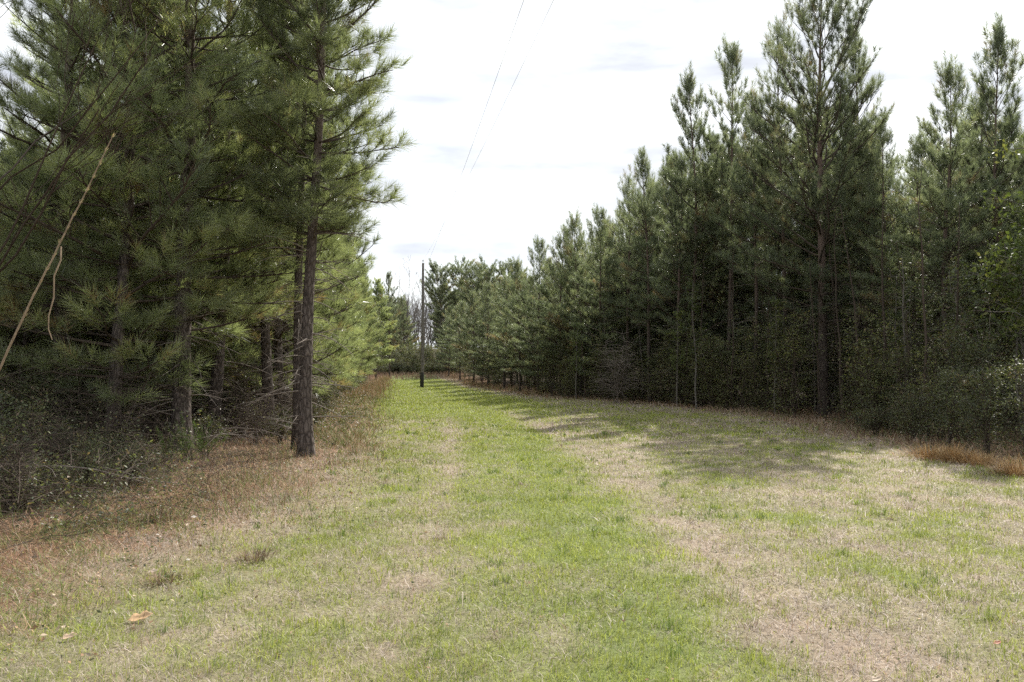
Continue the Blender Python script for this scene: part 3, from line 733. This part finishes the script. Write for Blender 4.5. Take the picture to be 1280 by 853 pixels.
o = N(nt, 'ShaderNodeOutputMaterial'); L.new(p.outputs[0], o.inputs[0])
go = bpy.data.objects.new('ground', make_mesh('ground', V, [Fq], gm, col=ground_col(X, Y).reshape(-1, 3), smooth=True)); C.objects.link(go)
go['kind'] = 'structure'

# ------------------------------------------------------------------ grass, litter, weeds (stuff)
def scatter(rng, y0, y1, dens, xl, xr):
    ymid = np.linspace(y0, y1, 60)
    w = np.maximum(xr(ymid) - xl(ymid), 0)
    area = float(np.mean(w)) * (y1 - y0)
    n = int(area * dens * 1.3)
    y = rng.uniform(y0, y1, n); lo = float(np.min(xl(ymid))); hi = float(np.max(xr(ymid)))
    n2 = int(n * (hi - lo) / max(np.mean(w), .1)); y = rng.uniform(y0, y1, n2); x = rng.uniform(lo, hi, n2)
    k = (x > xl(y)) & (x < xr(y)); x, y = x[k], y[k]
    m = int(area * dens)
    return x[:m], y[:m]

def blades(G, x, y, h, w, tilt, col, rng, curl=.5):
    n = len(x); z = ground_z(x, y) - .004
    az = rng.uniform(0, TAU, n)
    d = np.stack([np.cos(az), np.sin(az), np.zeros(n)], 1); sd = np.stack([-np.sin(az), np.cos(az), np.zeros(n)], 1)
    fz = rng.uniform(0, TAU, n); sd = norm(sd + .6 * np.stack([np.cos(fz), np.sin(fz), 0 * fz], 1))
    b = np.stack([x, y, z], 1); up = np.array([0, 0, 1.])
    st = np.sin(tilt)[:, None]; ct = np.cos(tilt)[:, None]; h = h[:, None]; w = w[:, None] * .5
    m = b + (d * st + up * ct) * h * .55
    t2 = np.minimum(tilt + curl, 1.5); t = m + (d * np.sin(t2)[:, None] + up * np.cos(t2)[:, None]) * h * .45
    V = np.stack([b - sd * w, b + sd * w, m + sd * w * .75, m - sd * w * .75, t], 1).reshape(-1, 3)
    i = np.arange(n)[:, None] * 5
    G.add(V, F4=i + [0, 1, 2, 3], F3=i + [3, 2, 4], a=np.repeat(col, 5, 0))

rng = np.random.default_rng(99)
GG = Geo(); GL = Geo()
bands = [(2.6, 5, 3600, .0036), (5, 8, 2500, .0048), (8, 12, 1500, .0065), (12, 18, 850, .009), (18, 28, 420, .014), (28, 45, 190, .024), (45, 80, 80, .04)]
for (y0, y1, dn, w) in bands:
    xl = lambda y: np.maximum(edge_l(y) - .8, -.80 * y - 1.2); xr = lambda y: np.minimum(edge_r(y) + .6, .80 * y + 1.2)
    x, y = scatter(rng, y0, y1, dn, xl, xr)
    g = green_mask(x, y); t = litter_mask(x, y)
    clump = fbm(x * 4.5, y * 4.5, 61, 2)
    isg = rng.random(len(x)) < np.clip((g - .5) * .9 + .5 + 1.0 * (clump - .5), .04, .96)
    keep = rng.random(len(x)) > t * .8
    x, y, g, t, isg, clump = [q[keep] for q in (x, y, g, t, isg, clump)]
    n = len(x); u = rng.random((n, 1)); v = rng.random((n, 1)); big = fbm(x * .7, y * .7, 71, 2)[:, None]
    cg = np.array([.215, .26, .04]) * (1 - u) + np.array([.42, .45, .085]) * u
    cg = cg * (.60 + .75 * v) * (.8 + .4 * big)
    cs = np.array([.35, .285, .22]) * (1 - u) + np.array([.56, .475, .42]) * u
    cs = cs * (.50 + .75 * v)
    redd = (rng.random((n, 1)) < .12); cs = np.where(redd, np.array([.30, .19, .115]) * (.7 + .6 * v), cs)
    col = np.where(isg[:, None], cg, cs)
    h = np.where(isg, rng.uniform(.022, .062, n), rng.uniform(.035, .10, n)) * (.6 + .9 * clump) * (1 + .4 * (w > .01))
    h = h * np.where(rng.random(n) < .03, 1.9, 1)
    tilt = np.where(isg, np.abs(rng.normal(.45, .4, n)), np.clip(rng.normal(1.15, .35, n), .1, 1.5))
    blades(GG, x, y, h, np.full(n, w) * np.where(isg, 1.0, .85) * rng.uniform(.6, 1.3, n), tilt, col, rng)
    # pine straw / dry litter lying beside the woods
    xl2 = lambda y: np.maximum(edge_l(y) - 4.5, -.80 * y - 1.2); xr2 = lambda y: np.minimum(edge_r(y) + 2.5, .80 * y + 1.2)
    x, y = scatter(rng, y0, y1, dn * .75, xl2, xr2)
    t = litter_mask(x, y); k = rng.random(len(x)) < t ** 1.2 * .95; x, y = x[k], y[k]; n = len(x)
    if n:
        u = rng.random((n, 1)); v = rng.random((n, 1))
        c = np.array([.27, .15, .085]) * (1 - u) + np.array([.52, .33, .215]) * u
        grey = rng.random((n, 1)) < .3; c = np.where(grey, np.array([.36, .30, .23]), c) * (.6 + .65 * v)
        p1 = fbm(x * .8, y * .8, 91, 4)[:, None]; p2 = fbm(x * 1.7, y * 1.7, 95, 3)[:, None]; near_ = (1 - sstep(8, 12, y))[:, None]
        c = np.where(rng.random((n, 1)) < sstep(.42, .60, p1) * (.30 + .45 * near_), np.array([.34, .28, .20]) * (.5 + .8 * v), c)
        c = np.where(rng.random((n, 1)) < .12 * near_, np.array([.10, .07, .05]), c)
        gr = rng.random((n, 1)) < .05 + sstep(.46, .60, p2) * (.25 + .4 * near_); c = np.where(gr, np.array([.17, .21, .06]) * (.6 + .7 * v), c)
        blades(GL, x, y, rng.uniform(.08, .20, n), np.full(n, w) * rng.uniform(.5, 1.1, n), np.clip(rng.normal(1.15, .36, n), .1, 1.52), c, rng, .25)
nt_ = 1500
ty_ = 3.2 + 21 * rng.random(nt_) ** 1.5; tx_ = rng.uniform(-.8, .8, nt_) * ty_ * 1.0
k = (tx_ > edge_l(ty_) - .4) & (tx_ < edge_r(ty_) + .3); tx_, ty_ = tx_[k], ty_[k]
gk = rng.random(len(tx_)) < green_mask(tx_, ty_) * .8 + .25
for q in range(len(tx_)):
    m = int(rng.integers(10, 34)); sp = rng.uniform(.02, .075); f = max(.7, ty_[q] / 7)
    x = tx_[q] + rng.normal(0, sp, m); y = ty_[q] + rng.normal(0, sp, m); v = rng.uniform(.6, 1.15, (m, 1))
    c = (np.array([.13, .20, .03]) if rng.random() < .5 else np.array([.27, .34, .06])) if gk[q] else (np.array([.30, .22, .16]) if rng.random() < .45 else np.array([.52, .45, .37]))
    blades(GG, x, y, rng.uniform(.05, .13, m) * (1.0 if gk[q] else .9), np.full(m, .0042) * f, np.abs(rng.normal(.5 if gk[q] else .9, .35, m)), c * v, rng, .7)
go = bpy.data.objects.new('grass', GG.mesh('grass', GRASS, kind='col')); C.objects.link(go)
tag(go, 'mown grass mixed green and straw across the track', 'grass', kind='stuff')
lo = bpy.data.objects.new('pine_straw', GL.mesh('pine_straw', STRAW, kind='col')); C.objects.link(lo)
tag(lo, 'orange brown pine straw and dry litter along the wood edges', 'litter', kind='stuff')
print('grass verts', GG.n, 'litter verts', GL.n)

# weeds along the left border and thin weeds at the foot of the right wood
GW = Geo()
def weed_band(n, y0, y1, off, sd, h0, h1, edge, cols, w, tl=.25):
    y = y0 + (y1 - y0) * rng.random(n) ** 1.2
    x = edge(y) + off + rng.normal(0, sd, n)
    nz_ = fbm(x * 1.5, y * 1.1, 81, 3); k = nz_ > .44; x, y, nz_ = x[k], y[k], nz_[k]; m = len(x)
    c = np.array(cols)[rng.integers(0, len(cols), m)] * rng.uniform(.6, 1.3, (m, 1))
    dist = np.maximum(y, 4)
    blades(GW, x, y, rng.uniform(h0, h1, m) * np.clip((nz_ - .40) * 5, .25, 1.2), w * np.clip(dist / 9, .6, 4) * rng.uniform(.7, 1.3, m), np.abs(rng.normal(tl, .25, m)), c, rng, .45)
br = [(.30, .19, .10), (.36, .25, .14), (.24, .16, .085), (.40, .31, .19), (.16, .17, .06), (.22, .22, .08), (.28, .17, .09)]
weed_band(9000, 15, 44, .2, .6, .08, .40, edge_l, br + [(.17, .21, .07)] * 4, .005, .6)
weed_band(5000, 40, 80, .35, .6, .2, .6, edge_l, br, .006)
weed_band(6500, 4.5, 15, -.1, .9, .06, .32, edge_l, br + [(.17, .22, .06)] * 4 + [(.12, .085, .06)] * 2, .0045, .55)
weed_band(6000, 12, 45, -.35, .6, .06, .30, edge_r, [(.30, .22, .15), (.36, .28, .20), (.22, .16, .11), (.40, .33, .25), (.18, .18, .08), (.26, .17, .11)], .005, .5)
weed_band(3500, 45, 92, -.2, .6, .15, .5, edge_r, br, .006)
y = rng.uniform(80, 96, 1800); x = rng.uniform(-20, -5, 1800); m = len(x)
blades(GW, x, y, rng.uniform(.2, .6, m), np.full(m, .05), np.abs(rng.normal(.25, .2, m)), np.array([(.27, .17, .11), (.33, .24, .16), (.24, .16, .12)])[rng.integers(0, 3, m)], rng, .4)
GV = Geo()
def chips(n, xf, y0, y1, size, cols, Gd):
    y = y0 + (y1 - y0) * rng.random(n) ** 1.4; x = xf(y); z = ground_z(x, y) + rng.uniform(.01, .05, n); i = np.arange(n)[:, None] * 4
    d = norm(rng.normal(size=(n, 3)) * [1, 1, .35]); nr = norm(rng.normal(size=(n, 3)) * .6 + [0, 0, .7]); w_ = norm(np.cross(d, nr)); l = (size * rng.uniform(.4, 1.3, n))[:, None]; P = np.stack([x, y, z], 1)
    V = np.stack([P, P + d * l * .5 + w_ * l * .3 + nr * l * .12, P + d * l, P + d * l * .5 - w_ * l * .3 + nr * l * .12], 1).reshape(-1, 3)
    c = np.array(cols)[rng.integers(0, len(cols), n)] * rng.uniform(.7, 1.2, (n, 1)); Gd.add(V, F3=np.concatenate([i + [0, 1, 2], i + [0, 2, 3]]), a=np.repeat(c, 4, 0))
CH = [(.34, .22, .13), (.42, .30, .19), (.24, .15, .09), (.48, .38, .28), (.30, .24, .18)]
chips(1500, lambda y: edge_l(y) + rng.normal(0, .9, len(y)), 4.5, 16, .04, CH, GW)
chips(900, lambda y: rng.uniform(-.75, .75, len(y)) * y, 3.4, 16, .022, CH[:3], GW)
chips(14, lambda y: edge_l(y) + rng.normal(.3, .5, len(y)), 6.5, 10, .05, [(.55, .50, .44)], GW)
def leafy(n, xf, y0, y1, hmax, size):
    y = y0 + (y1 - y0) * rng.random(n); x = xf(y) + 0
    k = fbm(x * 1.9, y * 1.9, 121, 3) > .50; x, y = x[k], y[k]; m = len(x)
    z = ground_z(x, y) + .01 + hmax * rng.random(m) ** 2 * fbm(x * 2.2, y * 2.2, 131, 2) * 1.6
    leaves(GV, np.stack([x, y, z], 1), size, rng, rng.random(m) * .9)
leafy(4500, lambda y: edge_l(y) + rng.normal(-.2, 1.0, len(y)), 4.5, 14, .22, .03)
leafy(2600, lambda y: rng.uniform(-.7, .7, len(y)) * y, 3.6, 14, .035, .022)
leafy(7000, lambda y: edge_l(y) - .5 - np.abs(rng.normal(.5, 1.0, len(y))), 6.8, 10.5, .8, .042)
leafy(6000, lambda y: edge_l(y) - 1.6 - np.abs(rng.normal(0, 1.6, len(y))), 9.5, 20, .9, .04)
leafy(6000, lambda y: edge_l(y) + rng.normal(.0, .5, len(y)), 16, 45, .45, .07)
leafy(9000, lambda y: edge_r(y) + np.abs(rng.normal(0, 1.2, len(y))) - .2, 12, 44, .7, .06)
wo = bpy.data.objects.new('weeds', GW.mesh('weeds', STRAW, kind='col')); C.objects.link(wo)
tag(wo, 'knee high tan and rusty weeds bordering the mown track', 'weeds', kind='stuff')

vo_ = bpy.data.objects.new('ground_ivy', GV.mesh('ground_ivy', LEAF_D, kind='var')); C.objects.link(vo_)
tag(vo_, 'patchy green leafy weeds and creepers along the wood edges', 'creepers', kind='stuff')

# tangle of dead twigs and vines in the left thicket / floor of both woods
GT = Geo(); P_, R_ = [], []
def tangle(n, xf, y0, y1, hmax, lmax):
    for i in range(n):
        y = rng.uniform(y0, y1); x = xf(y); z = float(ground_z(x, y)) + rng.random() ** 1.8 * hmax
        az = rng.uniform(0, TAU); L = rng.uniform(.3, 1) * lmax; s = np.linspace(0, 1, 6)
        e = rng.normal(.25, .5)
        d = np.array([math.cos(az) * math.cos(e), math.sin(az) * math.cos(e), math.sin(e)]); q = norm(rng.normal(size=3))
        Q = np.array([x, y, z]) + d * (L * s)[:, None] + q * (L * .3 * s * s)[:, None] + rng.normal(0, .012, (6, 3))
        Q[:, 2] = np.maximum(Q[:, 2] - .35 * L * s ** 2, float(ground_z(x, y)) + .01)
        P_.append(Q); R_.append(rng.uniform(.0014, .0042) * (1 - .7 * s) * (1 if y < 20 else 1.5))
tangle(900, lambda y: float(edge_l(y)) - rng.uniform(.2, 2.6), 6.8, 12, .75, 1.0)
tangle(900, lambda y: float(edge_l(y)) - rng.uniform(2.2, 6.5), 8.5, 14.5, 1.5, 1.4)
tangle(500, lambda y: float(edge_l(y)) - rng.uniform(.5, 5.5), 15.2, 19, 1.5, 1.4)
tangle(500, lambda y: float(edge_l(y)) - rng.uniform(.6, 3.5), 16, 40, 1.3, 1.3)
tangle(900, lambda y: float(edge_r(y)) + rng.uniform(.2, 4), 13, 44, 1.4, 1.4)
tangle(2200, lambda y: float(edge_r(y)) + rng.uniform(.4, 3), 14, 44, 4.2, 1.7)
tangle(700, lambda y: float(edge_l(y)) - rng.uniform(.8, 5.5), 15.5, 23, 3.2, 1.6)
tubes(GT, np.array(P_), np.array(R_), 3)
to = bpy.data.objects.new('undergrowth', GT.mesh('undergrowth', TWIG, True)); C.objects.link(to)
tag(to, 'tangle of dead twigs and briars on the wood floors', 'undergrowth', kind='stuff')

# ------------------------------------------------------------------ small individual things
# long pale leaning stalk with a hanging tendril
STALK = bark_mat('pale_dry_stalk', (.17, .125, .08), (.27, .205, .14), (.35, .27, .19), scale=4, bump=.1)
def P3(px, py, D): return np.array([(px - 640) / F_PX * D, D, EYE - (py - HOR) / F_PX * D])
pts = np.array([P3(-125, 705, 6.9), P3(-70, 600, 6.95), P3(0, 460, 7.0), P3(40, 372, 7.05), P3(72, 305, 7.1), P3(104, 238, 7.12), P3(136, 171, 7.15)])
base = pts[0].copy(); base[2] = float(ground_z(base[0], base[1])) - .05; pts[0, 2] = base[2]
sg = Geo(); t7 = np.linspace(0, 1, 25); Q = np.stack([np.interp(t7, np.linspace(0, 1, 7), pts[:, c]) for c in range(3)], 1)
Q += np.random.default_rng(5).normal(0, .003, Q.shape)
tubes(sg, Q - base, np.interp(t7, [0, 1], [.0125, .0045]), 7)
tg = Geo(); tp = np.array([P3(74, 308, 7.1), P3(74, 325, 7.05), P3(66, 345, 7.05), P3(66, 372, 7.04), P3(60, 395, 7.03), P3(60, 412, 7.03), P3(65, 425, 7.03)])
tubes(tg, tp - base, np.linspace(.007, .004, 7), 6)
fl = Geo(); r5 = np.random.default_rng(6); B = Q[11:] - base; B = B.repeat(9, 0) + r5.normal(0, .004, (len(B) * 9, 3))
add_needles(fl, B, norm(np.tile(Q[-1] - Q[8], (len(B), 1))), np.full(len(B), .02), np.full(len(B), .9), 2, .045, .003, .5, r5)
STALKL = leaf_mat('dry_husks', [(0, (.36, .27, .17)), (1, (.5, .4, .28))], rough=.8, trans=.2)
place([('stem', sg.mesh('stalk_stem', STALK, True)), ('tendril', tg.mesh('stalk_tendril', STALK, True)), ('husks', fl.mesh('stalk_husks', STALKL, kind='var'))],
      'dry_stalk', 'long pale dry stalk leaning across the dark left wood with a dangling tendril', 'stalk', tuple(base))

# clumps of dry grass
def clump(seed, n, h, cols, rad=.12):
    r_ = np.random.default_rng(seed); g = Geo()
    x = r_.normal(0, rad, n); y = r_.normal(0, rad, n); az = np.arctan2(y, x) + r_.normal(0, .5, n)
    d = np.stack([np.cos(az), np.sin(az), 0 * az], 1); sd = np.stack([-np.sin(az), np.cos(az), 0 * az], 1)
    tl = np.clip(np.hypot(x, y) / rad * .35 + r_.normal(.15, .2, n), 0, 1.3)[:, None]; hh = (h * r_.uniform(.4, 1.1, n))[:, None]
    b = np.stack([x, y, 0 * x - .01], 1); up = np.array([0, 0, 1.]); w = .0035
    m = b + (d * np.sin(tl) + up * np.cos(tl)) * hh * .55; t2 = np.minimum(tl + .5, 1.6); t = m + (d * np.sin(t2) + up * np.cos(t2)) * hh * .45
    V = np.stack([b - sd * w, b + sd * w, m + sd * w, m - sd * w, t], 1).reshape(-1, 3); i = np.arange(n)[:, None] * 5
    c = np.array(cols)[r_.integers(0, len(cols), n)] * r_.uniform(.6, 1.3, (n, 1))
    g.add(V, F4=i + [0, 1, 2, 3], F3=i + [3, 2, 4], a=np.repeat(c, 5, 0))
    return g.mesh('dry_grass_clump', STRAW, kind='col')
OR = [(.36, .22, .10), (.42, .27, .12), (.30, .18, .08), (.45, .33, .18)]
BRN = [(.22, .15, .10), (.28, .20, .13), (.16, .11, .075), (.30, .24, .17)]
CLO = [clump(1, 500, .42, OR, .16), clump(2, 420, .34, OR, .2), clump(3, 160, .13, BRN, .10)]
def putmesh(me, name, label, cat, px, D, s, group):
    x, y = at(px, D); o = bpy.data.objects.new(name, me); C.objects.link(o)
    o.location = (x, y, float(ground_z(x, y))); o.rotation_euler = (0, 0, rg.uniform(0, TAU)); o.scale = (s, s, s); tag(o, label, cat, group)
for (px, D, k, s, lab) in [(1190, 13.9, 0, .95, 'orange dry grass clump before the green bush under the reddish pine'), (1160, 14.4, 1, 1.0, 'orange dry grass clump nearest the dim low bush'),
                           (1222, 13.4, 1, .9, 'orange dry grass clump at the foot of the glossy green bush'), (1268, 12.0, 0, .9, 'yellow orange dry grass clump at the right picture edge'),
                           (320, 6.9, 2, 1.0, 'small brown dead clump in the grass left of the track'), (208, 6.2, 2, .9, 'small dark dead clump near the curled tan leaf'),
                           (205, 8.6, 2, 1.3, 'dark dead clump at the edge of the left thicket')]:
    putmesh(CLO[k], 'grass_clump', lab, 'grass clump', px, D, s, 'dry grass clumps')

# feathery green seedling at the foot of the thick trunk
FERN = leaf_mat('seedling_green', [(0, (.08, .13, .03)), (1, (.16, .22, .06))], rough=.5, trans=.35)
r6 = np.random.default_rng(16); sb, sdv, sl = [], [], []; st = []; sr = []
for i in range(16):
    az = r6.uniform(0, TAU); e = r6.uniform(.7, 1.4); L_ = r6.uniform(.35, .75)
    d = np.array([math.cos(az) * math.cos(e), math.sin(az) * math.cos(e), math.sin(e)]); s = np.linspace(0, 1, 6); Q = np.array([r6.normal(0, .06), r6.normal(0, .06), -.02]) + d * (L_ * s)[:, None]
    st.append(Q); sr.append(.004 * (1 - .7 * s) + .001)
    for u in np.linspace(.25, 1, 12): sb.append(Q[0] + (Q[-1] - Q[0]) * u); sdv.append(d); sl.append(.05)
g1 = Geo(); tubes(g1, np.array(st), np.array(sr), 4); g2 = Geo(); add_needles(g2, np.array(sb), np.array(sdv), np.array(sl), r6.random(len(sb)), 14, .085, .0035, .9, r6)
SEED = [('stems', g1.mesh('seedling_stems', TWIG, True)), ('foliage', g2.mesh('seedling_leaves', FERN, kind='var'))]
for (px, D, s, lab) in [(238, 13.3, 1.0, 'feathery bright green seedling at the foot of the thick trunk'), (258, 13.8, .85, 'smaller feathery seedling right of the thick trunk'), (212, 12.8, .8, 'feathery seedling at the left side of the thick trunk base')]:
    x, y = at(px, D); place(SEED, 'seedling', lab, 'seedling', (x, y, float(ground_z(x, y))), rg.uniform(0, 6), (s, s, s), 'green seedlings at the thick trunk')

# fallen grey branches between the trunks
def fallen(seed, L_):
    r_ = np.random.default_rng(seed); g = Geo(); t = Geo(); s = np.linspace(0, 1, 9)
    Q = np.stack([L_ * (s - .5), .12 * L_ * np.sin(s * 3 + seed), .10 + .5 * L_ * s * (1 - s) * 1.1], 1) + r_.normal(0, .012, (9, 3))
    tubes(g, Q, .016 * (1 - .75 * s) + .002, 6)
    PP, RR = [], []
    for i in range(14):
        u = r_.uniform(.15, .97); q = np.array([np.interp(u, s, Q[:, c]) for c in range(3)]); d = norm(np.array([r_.uniform(.1, .9), r_.normal(0, .7), r_.normal(.1, .5)])); l2 = r_.uniform(.25, .8) * L_ * .45; s3 = np.linspace(0, 1, 6)
        A = q + d * (l2 * s3)[:, None] + r_.normal(0, .015, (6, 3)) - np.array([0, 0, .3]) * (l2 * s3 ** 2)[:, None]; A[:, 2] = np.maximum(A[:, 2], .015)
        PP.append(A); RR.append(.006 * (1 - .75 * s3) + .001)
    tubes(t, np.array(PP), np.array(RR), 4)
    return [('limb', g.mesh('fallen_limb', TWIG_G, True)), ('twigs', t.mesh('fallen_twigs', TWIG_G, True))]
FB = [fallen(1, 2.0), fallen(2, 1.6), fallen(3, 2.3)]
for (px, D, k, rot, lab) in [(300, 15.4, 0, .3, 'grey fallen branch lying between the thick trunk and the corner trunk'), (330, 16.3, 2, 2.7, 'arched grey fallen branch in front of the shaded middle pine'), (278, 14.6, 1, 1.1, 'short grey fallen branch right beside the thick trunk'),
                        (45, 9.3, 2, .5, 'grey fallen branch in the brush at lower left under the pale stalk'), (15, 8.3, 0, 2.2, 'grey fallen branch nearest the left picture edge')]:
    x, y = at(px, D); place(FB[k], 'fallen_branch', lab, 'fallen branch', (x, y, float(ground_z(x, y))), rot, (1, 1, 1), 'fallen branches under the left pines')

# curled dead leaves on the grass
def dead_leaf(seed, s):
    r_ = np.random.default_rng(seed); nU, nW = 9, 5; V = []
    for i in range(nU):
        u = i / (nU - 1); wd = math.sin(math.pi * min(max(u, .02), .98)) ** .7 * .30 * (1 + .35 * math.sin(u * 14 + seed))
        for j in range(nW):
            v = j / (nW - 1) * 2 - 1
            V.append((s * (u - .5), s * wd * v * .9, s * (.02 + .16 * v * v * wd * 2 + .12 * (u - .5) ** 2 * 2)))
    ii = np.array([[i * nW + j, i * nW + j + 1, (i + 1) * nW + j + 1, (i + 1) * nW + j] for i in range(nU - 1) for j in range(nW - 1)])
    return np.array(V), ii
def leafmat(name, c):
    return simple_mat(name, c, .7)
for (px, py, s, c, lab) in [(180, 774, .15, (.42, .27, .14), 'curled tan dead leaf lying in the grass at lower left'), (1240, 806, .05, (.38, .15, .09), 'small red leaf in the dry grass at lower right'),
                            (195, 716, .08, (.46, .36, .28), 'small pale dead leaf beyond the curled tan leaf'), (92, 797, .09, (.42, .30, .20), 'pale brown dead leaf by the lower left brush'), (1090, 846, .06, (.40, .31, .22), 'pale dry leaf at the bottom of the right grass')]:
    D = EYE * F_PX / (py - HOR); x, y = at(px, D); V, f = dead_leaf(int(px), s)
    o = bpy.data.objects.new('dead_leaf', make_mesh('dead_leaf', V, [f], leafmat('dead_leaf_' + lab.split()[1], c), smooth=True)); C.objects.link(o)
    md = o.modifiers.new('solid', 'SOLIDIFY'); md.thickness = .0015
    o.location = (x, y, float(ground_z(x, y)) + .02); o.rotation_euler = (.35, -.2, rg.uniform(-.8, .4)); tag(o, lab, 'dead leaf', 'fallen leaves on the grass')

# ------------------------------------------------------------------ sky, sun, camera
AZ, EL = R(26), R(41.5)
w = bpy.data.worlds.new('World'); S.world = w; w.use_nodes = True
nt = w.node_tree; nt.nodes.clear(); L = nt.links
sky = N(nt, 'ShaderNodeTexSky', sky_type='NISHITA'); sky.sun_disc = False; sky.sun_elevation = EL; sky.sun_rotation = AZ
sky.air_density = 1.0; sky.dust_density = 2.0
tc = N(nt, 'ShaderNodeTexCoord'); mp = N(nt, 'ShaderNodeMapping'); mp.inputs['Scale'].default_value = (1, 1, 2.6); mp.inputs['Location'].default_value = (.35, 0, .1)
L.new(tc.outputs['Generated'], mp.inputs[0])
nz = N(nt, 'ShaderNodeTexNoise'); nz.inputs['Scale'].default_value = 3.2; nz.inputs['Detail'].default_value = 7; nz.inputs['Roughness'].default_value = .55; nz.inputs['Distortion'].default_value = .4
L.new(mp.outputs[0], nz.inputs['Vector'])
cr = ramp(nt, [(.30, (.70, .70, .70)), (.52, (1, 1, 1))]); L.new(nz.outputs['Fac'], cr.inputs[0])
nz2 = N(nt, 'ShaderNodeTexNoise'); nz2.inputs['Scale'].default_value = 5.5; nz2.inputs['Detail'].default_value = 5; nz2.inputs['Roughness'].default_value = .5
mp2 = N(nt, 'ShaderNodeMapping'); mp2.inputs['Scale'].default_value = (1, 1, 4.5); mp2.inputs['Location'].default_value = (2.1, .7, 0); L.new(tc.outputs['Generated'], mp2.inputs[0]); L.new(mp2.outputs[0], nz2.inputs['Vector'])
cg = ramp(nt, [(.32, (3.75, 3.92, 4.35)), (.64, (6.4, 6.65, 6.75))]); L.new(nz2.outputs['Fac'], cg.inputs[0])
mx = N(nt, 'ShaderNodeMixRGB'); L.new(cg.outputs[0], mx.inputs[2])
L.new(cr.outputs[0], mx.inputs[0]); L.new(sky.outputs[0], mx.inputs[1])
bg = N(nt, 'ShaderNodeBackground'); bg.inputs['Strength'].default_value = .12; L.new(mx.outputs[0], bg.inputs[0])
wo_ = N(nt, 'ShaderNodeOutputWorld'); L.new(bg.outputs[0], wo_.inputs[0])

sl = bpy.data.lights.new('sun', 'SUN'); sl.energy = 4.9; sl.angle = R(.6); sl.color = (1, .95, .87)
so = bpy.data.objects.new('sun', sl); C.objects.link(so)
sd = Vector((math.sin(AZ) * math.cos(EL), math.cos(AZ) * math.cos(EL), math.sin(EL)))
so.rotation_euler = sd.to_track_quat('Z', 'Y').to_euler(); so.location = sd * 60

cam = bpy.data.cameras.new('camera'); cam.sensor_width = 36; cam.lens = F_PX / 1280 * 36; cam.clip_end = 2000; cam.clip_start = .05
co = bpy.data.objects.new('camera', cam); C.objects.link(co); S.camera = co
co.location = (0, 0, EYE); co.rotation_euler = (R(90) + math.atan((HOR - 426.5) / F_PX), 0, 0)

S.view_settings.view_transform = 'Standard'; S.view_settings.look = 'None'; S.view_settings.gamma = 1.0
S.view_settings.exposure = .82
S.render.engine = 'CYCLES'
S.cycles.use_denoising = False; S.cycles.max_bounces = 6; S.cycles.diffuse_bounces = 3; S.cycles.glossy_bounces = 2; S.cycles.transmission_bounces = 3
S.cycles.use_adaptive_sampling = True; S.cycles.adaptive_threshold = .02
S.cycles.sample_clamp_indirect = 4
